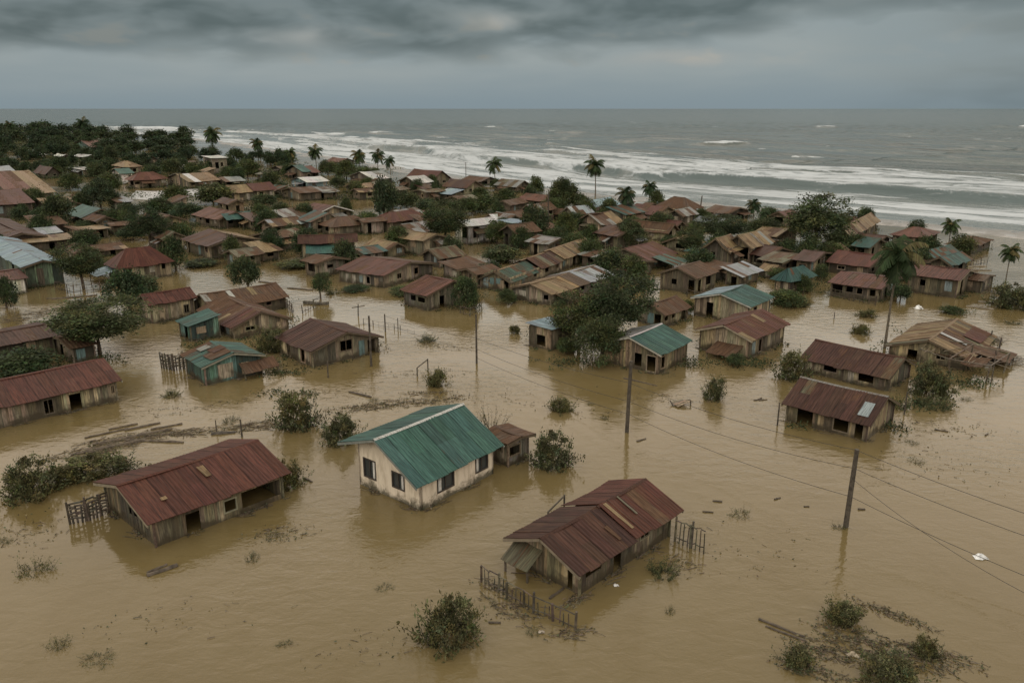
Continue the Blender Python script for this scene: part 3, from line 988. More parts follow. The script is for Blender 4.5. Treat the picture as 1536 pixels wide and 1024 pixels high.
def palm_meshes(seed, fronds=18, wind=0.0):
    """trunk one unit tall and a head of drooping feather fronds"""
    rng = random.Random(seed)
    tb = MB(); c = (.10, .085, .062)
    lean = (rng.uniform(-.07, .07), rng.uniform(-.05, .05))
    pts = [np.array([lean[0] * q * q, lean[1] * q * q, q if q else -.15]) for q in (0, .25, .5, .75, 1.0)]
    tb.tube(pts, [.021, .015, .013, .012, .011], c, 7)
    cm = MB()
    top = pts[-1]
    for i in range(fronds):
        az = i * 2.399 + rng.uniform(-.25, .25)
        el = R(72) - R(118) * (i / fronds) + rng.uniform(-.12, .12)
        L = rng.uniform(.30, .40)
        d = np.array([math.cos(az) * math.cos(el) + wind * .5, math.sin(az) * math.cos(el), math.sin(el)]); d /= np.linalg.norm(d)
        p = top.copy(); n = 11
        k = rng.uniform(.7, 1.3)
        col = (.040 * k, .056 * k, .025 * k) if rng.random() > .12 else (.11, .085, .04)
        line = [p.copy()]
        for j in range(n):
            d = d + np.array([wind * .03, 0, -.115 - .012 * j]); d /= np.linalg.norm(d)
            p = p + d * L / n; line.append(p.copy())
        cm.tube(line, [.006 - .0004 * j for j in range(n + 1)], (.06, .06, .03), 3, False)
        for j in range(1, n + 1):
            d = line[j] - line[j - 1]; d /= np.linalg.norm(d)
            sx = np.cross(d, [0, 0, 1.0]); nn = np.linalg.norm(sx)
            sx = sx / nn if nn > .05 else np.array([1.0, 0, 0])
            ll = .125 * math.sin(math.pi * (j / (n + 1)) ** .75) + .03
            for sgn in (-1, 1):
                for q in (0, .5):
                    ld = sx * sgn * .8 + d * .5 + np.array([0, 0, -.5 - rng.uniform(0, .35)]); ld /= np.linalg.norm(ld)
                    b = len(cm.v); w = .011
                    s = line[j] - d * L / n * q
                    cm.v += [tuple(s - d * w), tuple(s + d * w), tuple(s + ld * ll + d * w * .3), tuple(s + ld * ll - d * w * .3)]
                    cm.face((b, b + 1, b + 2, b + 3), vary(col, rng, .3))
    return tb.mesh('trunk', BARK), cm.mesh('crown', LEAF)

def bush_mesh(seed, stems, leaf, per, h=1.0, base=(.090, .088, .042), narrow=.34, up=.8, bare=.0, lmax=.75):
    """a shrub of radius one: springing twigs carrying small blades, the lower part under water"""
    rng = random.Random(seed)
    mb = MB()
    for i in range(stems):
        a = rng.uniform(0, 2 * math.pi); r0 = rng.random() ** .7 * .45
        lean = rng.uniform(.05, lmax)
        p = np.array([math.cos(a) * r0, math.sin(a) * r0, -.15])
        d = np.array([math.cos(a) * lean, math.sin(a) * lean, up]); d /= np.linalg.norm(d)
        L = h * rng.uniform(.45, 1.05) * max(.5, 1.15 - lean * .22)
        n = 6; line = [p]
        for j in range(n):
            d = d + np.array([rng.gauss(0, .13), rng.gauss(0, .13), rng.gauss(0, .08)]); d /= np.linalg.norm(d)
            p = p + d * L / n; line.append(p)
        mb.tube(line, [.012 - .0016 * j for j in range(n + 1)], (.05, .04, .028), 3, False)
        k = rng.uniform(.6, 1.45)
        cc = (base[0] * k * rng.uniform(.9, 1.2), base[1] * k, base[2] * k)
        for q in range(per):
            t = rng.uniform(.22 + bare, 1.0) * n
            j = min(n - 1, int(t))
            s = line[j] * (1 - (t - j)) + line[j + 1] * (t - j)
            ld = rdir(rng) + d * .7; ld /= np.linalg.norm(ld)
            s = s + rdir(rng) * leaf * .8
            l = leaf * rng.uniform(.6, 1.5)
            mb.leaf(s, ld, l * narrow, l, vary(cc, rng, .35), rng)
    return mb.mesh('foliage', LEAF)

CROWNS = [crown_mesh(11 + i, 120, 44, .125, .36, lobes=6) for i in range(4)] + [crown_mesh(31 + i, 96, 50, .14, .38, flat=.9, lobes=4, base=(.056, .066, .032)) for i in range(2)]
BIGCROWNS = [crown_mesh(71 + i, 230, 62, .085, .27, lobes=8, base=(.052, .062, .030)) for i in range(3)]
FARCROWNS = [crown_mesh(51 + i, 60, 24, .23, .42, lobes=5, base=(.034, .046, .024)) for i in range(4)]
TRUNKS = [trunk_mesh(3 + i) for i in range(3)]
PALMS = [palm_meshes(5, 20), palm_meshes(9, 24), palm_meshes(14, 18, .5)]
BB = (.085, .080, .038)
BUSHES = [crown_mesh(121, 80, 56, .12, .24, lobes=8, base=BB, lo=-.8, narrow=.5, dome=True), crown_mesh(122, 56, 56, .15, .28, lobes=6, base=(.098, .092, .044), lo=-.8, narrow=.5, dome=True),
          bush_mesh(23, 60, .08, 34, bare=.12, lmax=1.3), crown_mesh(124, 130, 60, .10, .20, lobes=9, base=(.092, .088, .042), lo=-.8, narrow=.5, dome=True)]
WEEDS = [bush_mesh(41 + i, 34, .12, 16, h=.75, up=.35, narrow=.2) for i in range(3)]
SPRIGS = [bush_mesh(81 + i, 40, .10, 26, h=1.1, lmax=1.5, up=.7, narrow=.4, base=(.092, .088, .042)) for i in range(2)]
TWIGS = [bush_mesh(61, 34, .07, 9, h=1.1, bare=.25, base=(.065, .06, .032), lmax=1.2)]

_vr = random.Random(99)
def tree(px, py, hpx, wpx, label, kind='round', name=None, group=None, cat='tree', crown=.78):
    p = at(px, py)
    h, w = up_m(p, hpx), wpx / metre_px(p)
    src = {'round': CROWNS, 'big': BIGCROWNS, 'far': FARCROWNS}[kind]
    root = empty(name or 'broadleaf_tree', p, _vr.uniform(0, 6.28))
    tag(root, label, cat, group)
    ch = h * crown
    inst('trunk', _vr.choice(TRUNKS), root, (0, 0, 0), 0, (h * .9, h * .9, h))
    inst('crown', _vr.choice(src), root, (0, 0, h - ch * .5), 0, (w * .52, w * .52, ch * .52))
    return root
def palm(px, py, hpx, label, k=0, wide=1.0, group=None, head=.85):
    p = at(px, py)
    h = up_m(p, hpx)
    root = empty('palm_tree', p, _vr.uniform(0, 6.28) if k != 2 else 0)
    tag(root, label, 'palm tree', group)
    t, c = PALMS[k]
    trunk = h * head
    inst('trunk', t, root, (0, 0, 0), 0, (h * wide, h * wide, trunk))
    g = h * wide
    inst('crown', c, root, (0, 0, trunk - g), 0, (g, g, g))
    return root
def bush(px, py, wpx, hpx, label, k=0, name='bush', group=None, cat='bush', src=None):
    p = at(px, py)
    w, h = wpx / metre_px(p), up_m(p, hpx)
    o = inst(name, (src or BUSHES)[k], None, p, _vr.uniform(0, 6.28), (w * .47, w * .47, h * .88) if not src and k != 2 else (w * .52, w * .52, h))
    if not src and k != 2 and wpx > 30:                    # ragged shoots standing out of the leafy mass
        inst('sprigs', SPRIGS[int(px) % 2], o, (0, 0, 0), _vr.uniform(0, 6.28), (1.15, 1.15, 1.15))
    tag(o, label, cat, group)
    return o
# ------------------------------------------------------------------ the near houses, one by one
V = 'houses of the flooded village'
# white plastered house in the middle
h = house('cream plastered house with a teal tin roof standing alone in mid flood', (632, 766), 540, 740, 38, 76, 'teal', 'cream', 50.5, 'R', name='plastered_house', over=.42, oa=.75, odd=0, rp=.58, slope2=.33, o2=1.25,
          mason=True, trim=(.16, .17, .15), cap='white', sag=.05, rust=.12, sheet=1.0,
          ops=[('A', 1.55, 2.65, .95, 2.0, 'glass'), ('A', 4.35, 5.5, .85, 2.15, 'glass'), ('C', 1.55, 3.05, .7, 1.95, 'glass'), ('C', 5.3, 6.5, .75, 1.95, 'glass')])
WHITEH = h
# shed behind it
house('small plank shed with a rusty roof tucked behind the cream plastered house', (762, 700), 735, 788, 34, 10, 'brown', 'grey', 45, 'L', name='shed', over=.5, nops=1, cat='shed')
# red house bottom left
h = house('weathered plank house with a dark red roof and a stick fence at its gable end', (235, 820), 163, 424, 35, 62, 'red', 'plank', 47, 'R', over=.5, oa=.55, odd=.03, rust=.2, trim=(.20, .17, .12),
          ops=[('C', 1.9, 2.8, -.5, 1.35, 'bare'), ('C', 5.6, 8.9, .35, 1.45, 'bare'), ('C', 4.4, 5.2, .5, 1.3, 'open'), ('A', 2.4, 2.9, 1.0, 1.5, 'bare'), ('A', 3.2, 3.6, .9, 1.4, 'bare')])
roof_sheet(h, .50, .545, .48, .80, 'tan', .05); roof_sheet(h, .12, .165, .26, .36, 'tan', .05, rust=.3)
REDH = h
# long red house at the left edge
h = house('long low house with a plain dull red roof cut off by the picture edge', (-70, 659), -110, 176, 30, 42, 'red', 'pale', 45, 'R', name='long_house', over=.55, la=7.2, odd=.02, rust=.22, trim=(.30, .28, .23),
          ops=[('C', 6.6, 7.3, .3, 1.5, 'open'), ('C', 8.6, 9.5, -.5, 1.5, 'bare'), ('C', 12.0, 12.8, .75, 1.5, 'open'), ('C', 15.0, 17.2, .7, 1.55, 'bare')])
# bottom centre two-level red house
h = house('plank house with a patched maroon roof in two levels inside a drowned fence', (869, 892), 777, 1002, 32, 57, 'maroon', 'plank', 46, 'R', over=.55, oa=.7, odd=.02, rust=.3,
          sections=[(0, .52, 'maroon', 0.0), (.52, 1, 'red', .07)], trim=(.17, .14, .10), seed=77,
          ops=[('A', 4.4, 5.9, .6, 1.7, 'bare'), ('A', .5, .85, .1, 1.3, 'bare'), ('C', .5, 1.9, .8, 1.45, 'bare'), ('C', 3.0, 3.7, -.5, 1.5, 'bare'), ('C', 5.5, 6.4, 1.0, 1.5, 'open')])
roof_sheet(h, .56, .585, .05, .95, 'tan', .12, rust=.3); roof_sheet(h, .70, .72, .30, .95, 'olive', .12, rust=.3); roof_sheet(h, .40, .425, .0, .45, 'brown', .06)
lean_to(h, 'A', h['LA'] - 1.9, h['LA'] + .1, 1.3, 1.6, .75, 'olive', 2, 'tarpaulin_awning', rust=.6)
MIDH = h
# turquoise shack left of the middle
h = house('turquoise plank shack with a half torn teal roof', (310, 578), 282, 392, 27, 24, 'teal', 'teal', 42, 'L', name='shack', over=.45, odd=.25, oddkeys=('maroon', 'brown', 'rust'), rust=.5, trim=(.18, .17, .13), seed=8,
          ops=[('C', 1.2, 2.7, .3, 1.75, 'door'), ('C', 3.5, 4.3, .3, 1.5, 'shutter'), ('C', 5.4, 6.2, .4, 1.6, 'shutter'), ('C', 7.0, 7.7, .4, 1.6, 'shutter')])
roof_sheet(h, .02, .45, .25, 1.0, 'brown', .07, rust=.5)
roof_sheet(h, .30, .62, .55, 1.02, 'maroon', .10, rust=.6); roof_sheet(h, .70, .95, .35, .75, 'grey', .08, rust=.5)
lean_to(h, 'C', h['LC'] - 2.2, h['LC'] + 1.4, 1.3, 1.5, .75, 'brown', 2, 'awning', odd=.5)
house('little hut with a sloping teal roof beside the rusty patchwork roof', (288, 512), 272, 330, 22, 20, 'teal', 'teal', 42, 'L', name='shack', style='shed', over=.35, nops=1, odd=.1)
h = house('rambling house under a rust streaked patchwork roof with curled sheets', (352, 508), 303, 432, 15, 28, 'rust', 'plank', 40, 'L', over=.5, odd=.35, oddkeys=('tan', 'brown', 'red', 'grey'), sag=.16, rust=.75, seed=4)
h = house('house with a faded rust roof and pale gable sheet behind the patchwork roof', (322, 480), 293, 428, 16, 24, 'rust', 'plank', 42, 'R', over=.5, odd=.3, oddkeys=('tan', 'red', 'grey'), sag=.14, rust=.62, seed=12)
roof_sheet(h, .30, .36, .1, .9, 'white', .06, rust=.2)
h = house('oblong plank house with a neat dark red roof behind the spreading tree', (229, 485), 214, 292, 27, 17, 'red', 'pale', 45, 'R', over=.5, odd=.0, rust=.15, sag=.05,
          ops=[('C', .9, 1.7, -.3, 1.7, 'shutter'), ('C', 4.0, 4.6, .6, 1.6, 'open')])
h = house('maroon roofed plank house with a broad open gable facing the water', (470, 551), 423, 567, 23, 33, 'maroon', 'pale', 43, 'L', over=.5, oa=.5, odd=.0, rust=.25, seed=15,
          ops=[('A', .6, 1.3, .1, 1.5, 'shutter'), ('A', 1.6, 2.4, .1, 1.5, 'open'), ('A', 3.0, 4.0, .0, 1.5, 'shutter'), ('A', 4.6, 5.3, .1, 1.5, 'open'),
               ('C', 3.2, 4.6, 1.0, 2.1, 'open'), ('C', 5.4, 6.1, .1, 1.7, 'shutter'), ('C', 6.5, 7.4, -.3, 1.6, 'bare')])
# left edge
house('red roofed house half hidden by the spreading tree and a hedge', (-60, 556), -80, 82, 26, 19, 'maroon', 'dark', 45, 'R', over=.5, la=6.5, odd=.03, rust=.3)
house('small brown roofed annexe hut between the spreading tree and the long red house', (112, 545), 84, 128, 22, 12, 'brown', 'dark', 45, 'R', name='shack', over=.4, nops=1, odd=.1)
house('white walled house with a red roof at the very edge beside the blue roof', (-40, 450), -60, 40, 22, 15, 'red', 'white', 45, 'R', over=.5, la=8, odd=0, rust=.2, nops=2)
h = house('house with a pale blue tin roof and a green painted gable', (42, 432), -20, 96, 30, 13, 'blue', 'green', 42, 'L', over=.6, odd=.03, rust=.15, nops=1)
h = house('hip roofed red house with a veranda post at the corner of the flooded lane', (181, 424), 166, 258, 21, 28, 'red', 'pale', 43, 'R', style='hip', over=.55, odd=0, rust=.1, nops=4)
lean_to(h, 'A', .2, 4.8, 3.0, 1.9, 1.25, 'blue', 2, 'teal_awning')
# middle
h = house('large house with a broad red roof and a row of white doors along the water', (576, 432), 511, 648, 18, 21, 'red', 'grey', 58, 'L', over=.6, odd=.05, rust=.38, seed=31, back='rust',
          ops=[('A', 1.0, 1.8, -.3, 1.35, 'shutter'), ('A', 2.6, 3.3, .3, 1.4, 'open'), ('A', 4.0, 4.7, -.3, 1.35, 'shutter'), ('A', 5.4, 6.1, -.3, 1.4, 'door'), ('A', 6.8, 7.4, -.3, 1.4, 'shutter'), ('C', 3, 4, .8, 1.6, 'open'), ('C', 7, 8, .8, 1.8, 'open')])
h = house('plank house with a streaky red roof next to the large broad roofed one', (642, 466), 608, 712, 22, 24, 'red', 'grey', 46, 'L', over=.55, odd=.12, oddkeys=('rust', 'brick'), rust=.45, seed=33,
          ops=[('A', .5, 2.0, .9, 1.6, 'open'), ('A', 2.4, 3.4, .9, 1.6, 'bare'), ('C', 2.0, 2.8, -.3, 1.6, 'bare'), ('C', 5.2, 5.8, -.3, 1.7, 'shutter')])
h = house('very long row house roofed in tan, maroon and green tin', (764, 437), 722, 893, 18, 19, 'tan', 'pale', 61, 'R', name='row_house', over=.5, odd=.2, oddkeys=('tan', 'olive', 'brown'), rust=.45, seed=35, curv=-.02,
          sections=[(0, .30, 'green', -.5), (.30, .56, 'maroon', -.15), (.56, 1, 'tan', .05)], nops=9)
h = house('plank house under a bright silver sheet and tan tin', (826, 458), 770, 917, 16, 18, 'tan', 'grey', 52, 'R', over=.5, odd=.1, rust=.4, seed=37,
          sections=[(0, .40, 'tan', 0), (.40, .58, 'brown', .06), (.58, 1, 'steel', .12)])
lean_to(h, 'C', .5, 4.6, 2.6, 1.5, .9, 'rust', 3, 'awning', odd=.5)
h = house('small square shack with a flat pale blue lid roof standing in water', (826, 526), 795, 861, 32, 12, 'blue', 'plank', 47, 'R', name='shack', style='shed', over=.45, odd=.1, rust=.3, seed=39,
          ops=[('A', .8, 2.0, .3, 1.5, 'bare'), ('C', 1.2, 1.9, -.3, 1.6, 'open')])
h = house('plank house with a bright teal roof below the dark clump of trees', (987, 561), 905, 1028, 29, 30, 'teal', 'plank', 51, 'R', over=.5, oa=.45, odd=0, rust=.1, seed=41, back='grey', cap='white', trim=(.28, .27, .23),
          ops=[('A', .3, 1.3, .1, 1.7, 'open'), ('A', 1.9, 2.7, .4, 1.7, 'bare'), ('C', .5, 1.3, .4, 1.6, 'open')])
h = house('house with a blue green roof and a pale blue gable sheet', (1121, 486), 1042, 1152, 26, 22, 'dteal', 'pale', 50, 'R', over=.5, odd=.03, rust=.15, seed=43, trim=(.30, .30, .27), back='blue', nops=1)
h = house('rusty red roofed barn of a house with a plain tall plank gable', (1122, 538), 1050, 1173, 27, 26, 'red', 'plank', 48, 'R', over=.55, odd=.15, oddkeys=('rust', 'tan'), rust=.5, seed=45, trim=(.26, .22, .16),
          ops=[('C', .7, 1.5, .2, 1.6, 'shutter'), ('C', 2.3, 3.0, .2, 1.6, 'open'), ('C', 3.6, 4.4, .2, 1.6, 'shutter')])
lean_to(h, 'A', .6, 3.6, 2.6, 1.25, .55, 'brown', 2, 'awning', odd=.4)
house('rusty roofed house squeezed behind the dark clump of trees', (995, 490), 958, 1029, 17, 19, 'rust', 'pale', 47, 'R', over=.5, odd=.2, rust=.6, nops=3, seed=47)
h = house('plank house with a rust orange roof and bare timber gable above an awning', (1042, 441), 991, 1071, 23, 18, 'rust', 'plank', 50, 'R', over=.5, odd=.05, rust=.45, seed=49, nops=2)
h = house('house with a mottled red roof over a teal lean-to', (972, 405), 905, 1010, 14, 20, 'red', 'dark', 50, 'R', over=.6, odd=.12, rust=.5, seed=51, nops=1)
lean_to(h, 'C', 1.0, 6.0, 4.0, 2.0, 1.1, 'teal', 3, 'teal_awning', odd=.15)
# right
h = house('upper house with a maroon roof striped by pale worn sheets', (1328, 586), 1206, 1362, 18, 33, 'maroon', 'pale', 44, 'L', over=.5, odd=.13, oddkeys=('tan', 'olive'), rust=.32, seed=53,
          ops=[('A', 4.7, 6.0, .6, 1.45, 'open'), ('A', 3.0, 3.6, -.3, 1.45, 'shutter'), ('A', 1.2, 2.6, .4, 1.45, 'bare')])
h = house('lower house with a maroon roof, a silver ridge strip and a silver corner sheet', (1298, 662), 1180, 1337, 24, 45, 'maroon', 'plank', 47, 'L', over=.45, odd=.1, oddkeys=('olive', 'brown'), rust=.35, seed=55, cap='grey', back='steel',
          ops=[('A', 4.3, 5.6, -.3, 1.5, 'bare'), ('A', 1.4, 2.6, .3, 1.5, 'open'), ('A', .3, .9, .0, 1.5, 'bare')])
roof_sheet(h, .02, .15, .10, .62, 'steel', .06, rust=.2)
h = house('house with a worn tan roof and wrecked red sheets at its end', (1448, 555), 1334, 1484, 15, 33, 'tan', 'plank', 49, 'R', over=.5, odd=.3, oddkeys=('rust', 'olive', 'brown'), rust=.55, seed=57, nops=2)
roof_sheet(h, .30, .36, .25, .95, 'white', .07, rust=.3); roof_sheet(h, .55, 1.02, .02, .5, 'red', .09, rust=.5)
lean_to(h, 'C', 2.4, 6.6, 3.2, 1.3, .8, 'rust', 3, 'awning', odd=.5)
h = house('big red roofed house with tall plank walls behind the tall palm', (1432, 447), 1362, 1456, 26, 17, 'red', 'plank', 47, 'L', over=.55, odd=.0, rust=.2, seed=59, nops=2, trim=(.20, .17, .12))
house('low house with a drooping red roof to one side of the tall palm trunk', (1316, 453), 1246, 1346, 19, 15, 'red', 'dark', 50, 'L', over=.55, odd=.08, rust=.3, seed=61, nops=4)
house('red roofed house just uphill of the low drooping roofed one', (1300, 416), 1243, 1328, 15, 19, 'red', 'dark', 46, 'L', over=.55, odd=.02, rust=.25, seed=63, nops=2)
h = house('small teal hip roofed shack with a white fascia on posts', (1182, 443), 1162, 1216, 20, 19, 'dteal', 'dark', 40, 'R', name='shack', style='hip', over=.6, odd=.03, rust=.25, nops=2, trim=(.6, .6, .58), seed=65)
house('tiny tan roofed lean hut uphill of the teal hip roofed shack', (1156, 417), 1138, 1174, 9, 10, 'tan', 'dark', 44, 'L', name='shack', over=.3, nops=1, odd=.2, seed=67)
h = house('brick red hip roofed house close to the surf with pale boarded walls', (1382, 374), 1338, 1403, 17, 15, 'brick', 'pale', 47, 'L', style='hip', over=.6, odd=.05, rust=.4, seed=69, nops=3)
house('dark red hip roofed house behind the palm nearest the surf', (1455, 383), 1420, 1483, 12, 16, 'brown', 'dark', 45, 'L', style='hip', over=.5, odd=.05, seed=71, nops=1)
house('small red annexe roof leaning off the big red roofed house', (1470, 440), 1449, 1486, 18, 8, 'rust', 'dark', 46, 'L', name='shack', over=.4, odd=.2, seed=73, nops=1, cat='shed')

# ------------------------------------------------------------------ the houses farther off
F = dict(far=True)
def far(label, B, ax, cx, wall, rise, roof, wallc='plank', rot=45, ridge='R', **k):
    k.setdefault('nops', None)
    k.setdefault('over', .8)
    if k.get('style') != 'shed': rise = rise * .8
    h = house(label, B, ax, cx, wall, rise, roof, wallc, rot, ridge, far=True, **k)
    r = random.Random(B[0] * 3 + B[1])
    h['rng'] = r
    for wl, ln in (('C', h['LC']), ('A', h['LA'])):          # patched-on lids over doors and wash places
        if h['dist'] < 330 and r.random() < .42 and ln > 4.5 and h['hw'] > 1.4 and B[0] > 0:
            s0 = ln * r.uniform(.05, .45); s1 = s0 + ln * r.uniform(.3, .5)
            lean_to(h, wl, s0, s1, r.uniform(1.4, 2.6), h['hw'] * r.uniform(.74, .88), h['hw'] * r.uniform(.48, .62), r.choice(('rust', 'tan', 'grey', 'steel', 'brown', 'olive', 'brown')), 2, 'awning', odd=.3)
    return h
far('tan roofed house with a grey sheet front below the round seaside tree', (1122, 399), 1089, 1152, 26, 26, 'tan', 'plank', 48, 'R', odd=.05, oddkeys=('grey',))
far('house with a curved tan roof ending in a silver edge', (1090, 403), 1056, 1107, 24, 28, 'tan', 'dark', 52, 'R', odd=.3, oddkeys=('steel', 'rust'), curv=.4)
far('red roof peeping out on the landward side of the round seaside tree', (1180, 340), 1155, 1195, 12, 14, 'red', 'pale', 46, 'R')
far('red roof showing on the far side of the round seaside tree', (1290, 347), 1262, 1308, 8, 15, 'red', 'olive' if False else 'pale', 44, 'L')
far('low maroon roof between the round seaside tree and the brick red house', (1312, 374), 1270, 1332, 10, 14, 'maroon', 'dark', 45, 'L')
far('brown roofed house right on the beach above the white backwash', (1030, 325), 986, 1049, 10, 22, 'brown', 'dark', 46, 'L', style='hip')
far('maroon and tan roofed house alone between the beach shack and the short palm', (1090, 330), 1060, 1121, 9, 13, 'brown', 'dark', 43, 'L')
far('long grey lean roof strip below the maroon and tan roof', (1078, 343), 1045, 1092, 8, 9, 'steel', 'dark', 50, 'L')
far('red roofed house in the crowded cluster under the twin palms', (985, 332), 944, 1011, 9, 17, 'red', 'pale', 47, 'L', odd=.1)
far('longer red roof stacked above the cluster under the twin palms', (965, 320), 938, 990, 6, 12, 'rust', 'pale', 45, 'L', odd=.2, oddkeys=('steel',))
far('pinkish rust roofed house with a pale half round gable', (1000, 362), 944, 1013, 12, 18, 'rust', 'pale', 49, 'L', odd=.05, curv=.3)
far('red roof piece wedged against the pinkish rust roof', (1012, 350), 992, 1024, 9, 12, 'red', 'dark', 47, 'L')
far('tan roof half hidden by the bushy tree beside the bare gable house', (1030, 378), 1000, 1050, 10, 16, 'tan', 'pale', 47, 'R', odd=.2)
far('crooked tan and rust house with its torn eave hanging down', (900, 350), 868, 928, 13, 21, 'rust', 'pale', 44, 'R', odd=.45, oddkeys=('tan', 'tan', 'grey'), sag=.25)
far('red hip roof standing just behind the crooked tan and rust house', (905, 330), 884, 924, 10, 12, 'maroon', 'dark', 44, 'R', style='hip')
far('pale blue roofed house beside the tall lone palm at the surf', (893, 322), 866, 926, 10, 15, 'blue', 'blue', 46, 'R', odd=0, rust=.05)
far('shack with a sky blue flat roof in front of the white building', (769, 357), 746, 790, 22, 5, 'blue', 'plank', 42, 'R', name='shack', style='shed', odd=0, rust=.02)
h = far('white building with a pale grey roof and a blue green door', (702, 367), 684, 743, 27, 12, 'white', 'white', 38, 'R', odd=.05, rust=.2)
far('rust and white edged roof behind the sky blue roofed shack', (745, 343), 728, 789, 11, 14, 'rust', 'plank', 46, 'R', odd=.2, oddkeys=('brown', 'white'))
far('brown and red low roof in front of the domed tree', (822, 311), 782, 842, 8, 12, 'brick', 'dark', 46, 'L', odd=.2)
far('dark rust roof between the domed tree and the crooked house', (838, 330), 814, 850, 8, 11, 'rust', 'dark', 45, 'L')
far('wide olive brown roof at the foot of the wind bent palm', (775, 289), 745, 794, 8, 13, 'olive', 'dark', 45, 'L', odd=.3, oddkeys=('grey', 'brown'))
far('red gabled house at the brink of the surf with a dark gable', (650, 281), 612, 674, 10, 18, 'red', 'dark', 46, 'L', odd=0)
far('white and grey roofed shed with pillars below the red gabled house', (625, 285), 600, 647, 10, 13, 'white', 'dark', 47, 'R', odd=.2, oddkeys=('grey',))
far('broad white and grey roofed house near the three palms', (560, 278), 526, 588, 9, 14, 'white', 'grey', 46, 'R', odd=.2, oddkeys=('grey', 'steel'))
far('red house with a split roof above the pale blue lean sheet', (700, 294), 668, 722, 11, 15, 'maroon', 'pale', 47, 'L', odd=.1)
far('pale blue lean-to roof below the split red roof', (678, 302), 662, 692, 10, 8, 'blue', 'dark', 45, 'L', style='shed', name='shack', odd=0)
far('low brown shed roofs strung along the surf behind the olive roof', (722, 279), 695, 745, 6, 9, 'brown', 'dark', 45, 'L', odd=.2)
far('tan roofed shed with a white edge by the narrow dark tree', (540, 291), 520, 564, 9, 8, 'tan', 'dark', 44, 'R', odd=.1, oddkeys=('white',))
far('long low house roofed half rust and half grey', (452, 302), 424, 506, 12, 11, 'rust', 'plank', 42, 'R', sections=[(0, .55, 'rust', 0), (.55, 1, 'grey', -.3)])
far('white roofed house with a pale blue wall uphill of the rust and grey roof', (462, 284), 438, 491, 10, 10, 'white', 'blue', 44, 'R', odd=.15, oddkeys=('grey',))
far('house with a teal roof half and a red roof half', (455, 269), 430, 478, 9, 13, 'rust', 'dark', 44, 'R', sections=[(0, .5, 'teal', .5), (.5, 1, 'brick', 0)])
far('small house with a rusty roof below the first seaside palm', (512, 250), 492, 531, 6, 8, 'brick', 'dark', 45, 'L')
far('red roofed gable house with white barge boards beside a blue tarpaulin', (474, 336), 450, 525, 14, 18, 'red', 'pale', 48, 'L', odd=0, trim=(.45, .44, .4))
far('orange brown hip roofed house with white window posts', (502, 354), 485, 555, 13, 18, 'rust', 'pale', 40, 'R', style='hip', odd=.05, rust=.5)
far('grey walled house with a white door panel beside the orange brown roof', (548, 352), 538, 575, 18, 8, 'brown', 'grey', 35, 'R', odd=.1)
far('wide red brown hip roof behind the tan roofed pair', (582, 349), 560, 642, 15, 18, 'red', 'pale', 46, 'R', style='hip', odd=.1, rust=.45)
far('tan roofed boarded house beside the leafy crown of a big tree', (636, 384), 594, 668, 22, 14, 'tan', 'pale', 50, 'L', odd=.02, rust=.3)
far('lower tan roofed house with a pale wall joined to the boarded one', (582, 388), 553, 606, 12, 16, 'tan', 'pale', 45, 'L', odd=.08)
h = far('long maroon roofed house with a teal lean-to sheet across its front', (455, 390), 418, 532, 24, 16, 'maroon', 'plank', 12, 'R', odd=.06, rust=.3)
lean_to(h, 'C', .6, 6.4, 3.4, 2.6, 1.6, 'teal', 2, 'teal_awning', odd=0, rust=.1)
far('grey brown house with a white torn sheet on its roof edge', (412, 352), 394, 452, 12, 14, 'rust', 'plank', 44, 'R', odd=.35, oddkeys=('steel', 'tan'))
h = far('dark red roofed house with a ragged tan slope facing the tin lane', (318, 389), 282, 392, 19, 22, 'maroon', 'plank', 44, 'L', back='tan', odd=.05, sag=.18)
h = far('red roofed house with a teal sheet hung on its gable', (330, 343), 295, 376, 13, 16, 'brick', 'dark', 46, 'L', odd=.03)
lean_to(h, 'C', .5, 7.5, 2.5, 3.2, 2.0, 'teal', 2, 'teal_awning', odd=0)
far('house with a roof half tan and half red and pale bulging walls', (352, 303), 336, 412, 13, 15, 'red', 'pale', 42, 'R', sections=[(0, .45, 'tan', 0), (.45, 1, 'red', .2)])
far('red hip roofed house on the pale flooded street', (203, 283), 193, 250, 12, 15, 'brick', 'plank', 43, 'R', style='hip', odd=0)
far('house with a tan roof and a pointed white front sheet', (285, 283), 252, 328, 10, 16, 'tan', 'plank', 44, 'R', odd=.1, oddkeys=('white',), trim=(.5, .5, .48))
far('low grey roof joined behind the pointed white front sheet', (340, 279), 322, 366, 6, 9, 'grey', 'plank', 44, 'R')
far('two storey white house with a flat white roof among the far trees', (320, 262), 307, 342, 24, 4, 'white', 'grey', 40, 'R', style='shed', odd=0, rust=.05)
far('tan pyramid roofed house at the corner of the far woods', (190, 263), 172, 212, 12, 12, 'tan', 'dark', 44, 'R', style='hip', odd=0)
far('teal roofed shed standing over a pale pillar', (184, 276), 170, 200, 15, 10, 'teal', 'white', 44, 'R', odd=0)
far('low red roof under the far woods edge', (218, 247), 202, 236, 6, 8, 'brick', 'dark', 45, 'L')
far('red roofed villa with a teal verandah roof below the far woods', (138, 227), 112, 162, 6, 8, 'brick', 'teal', 40, 'R', odd=0)
far('dark red roof sunk among trees below the far white sheets', (72, 268), 55, 90, 6, 14, 'maroon', 'dark', 45, 'L')
far('flat grey white roof on pillars in the far thicket', (128, 266), 106, 152, 11, 4, 'white', 'dark', 40, 'R', style='shed', odd=.2, oddkeys=('grey',))
far('first white strip roof in the far thicket', (55, 238), 36, 68, 5, 4, 'white', 'dark', 42, 'R')
far('short white gable roof in the far thicket', (95, 240), 84, 104, 5, 4, 'white', 'dark', 46, 'L')
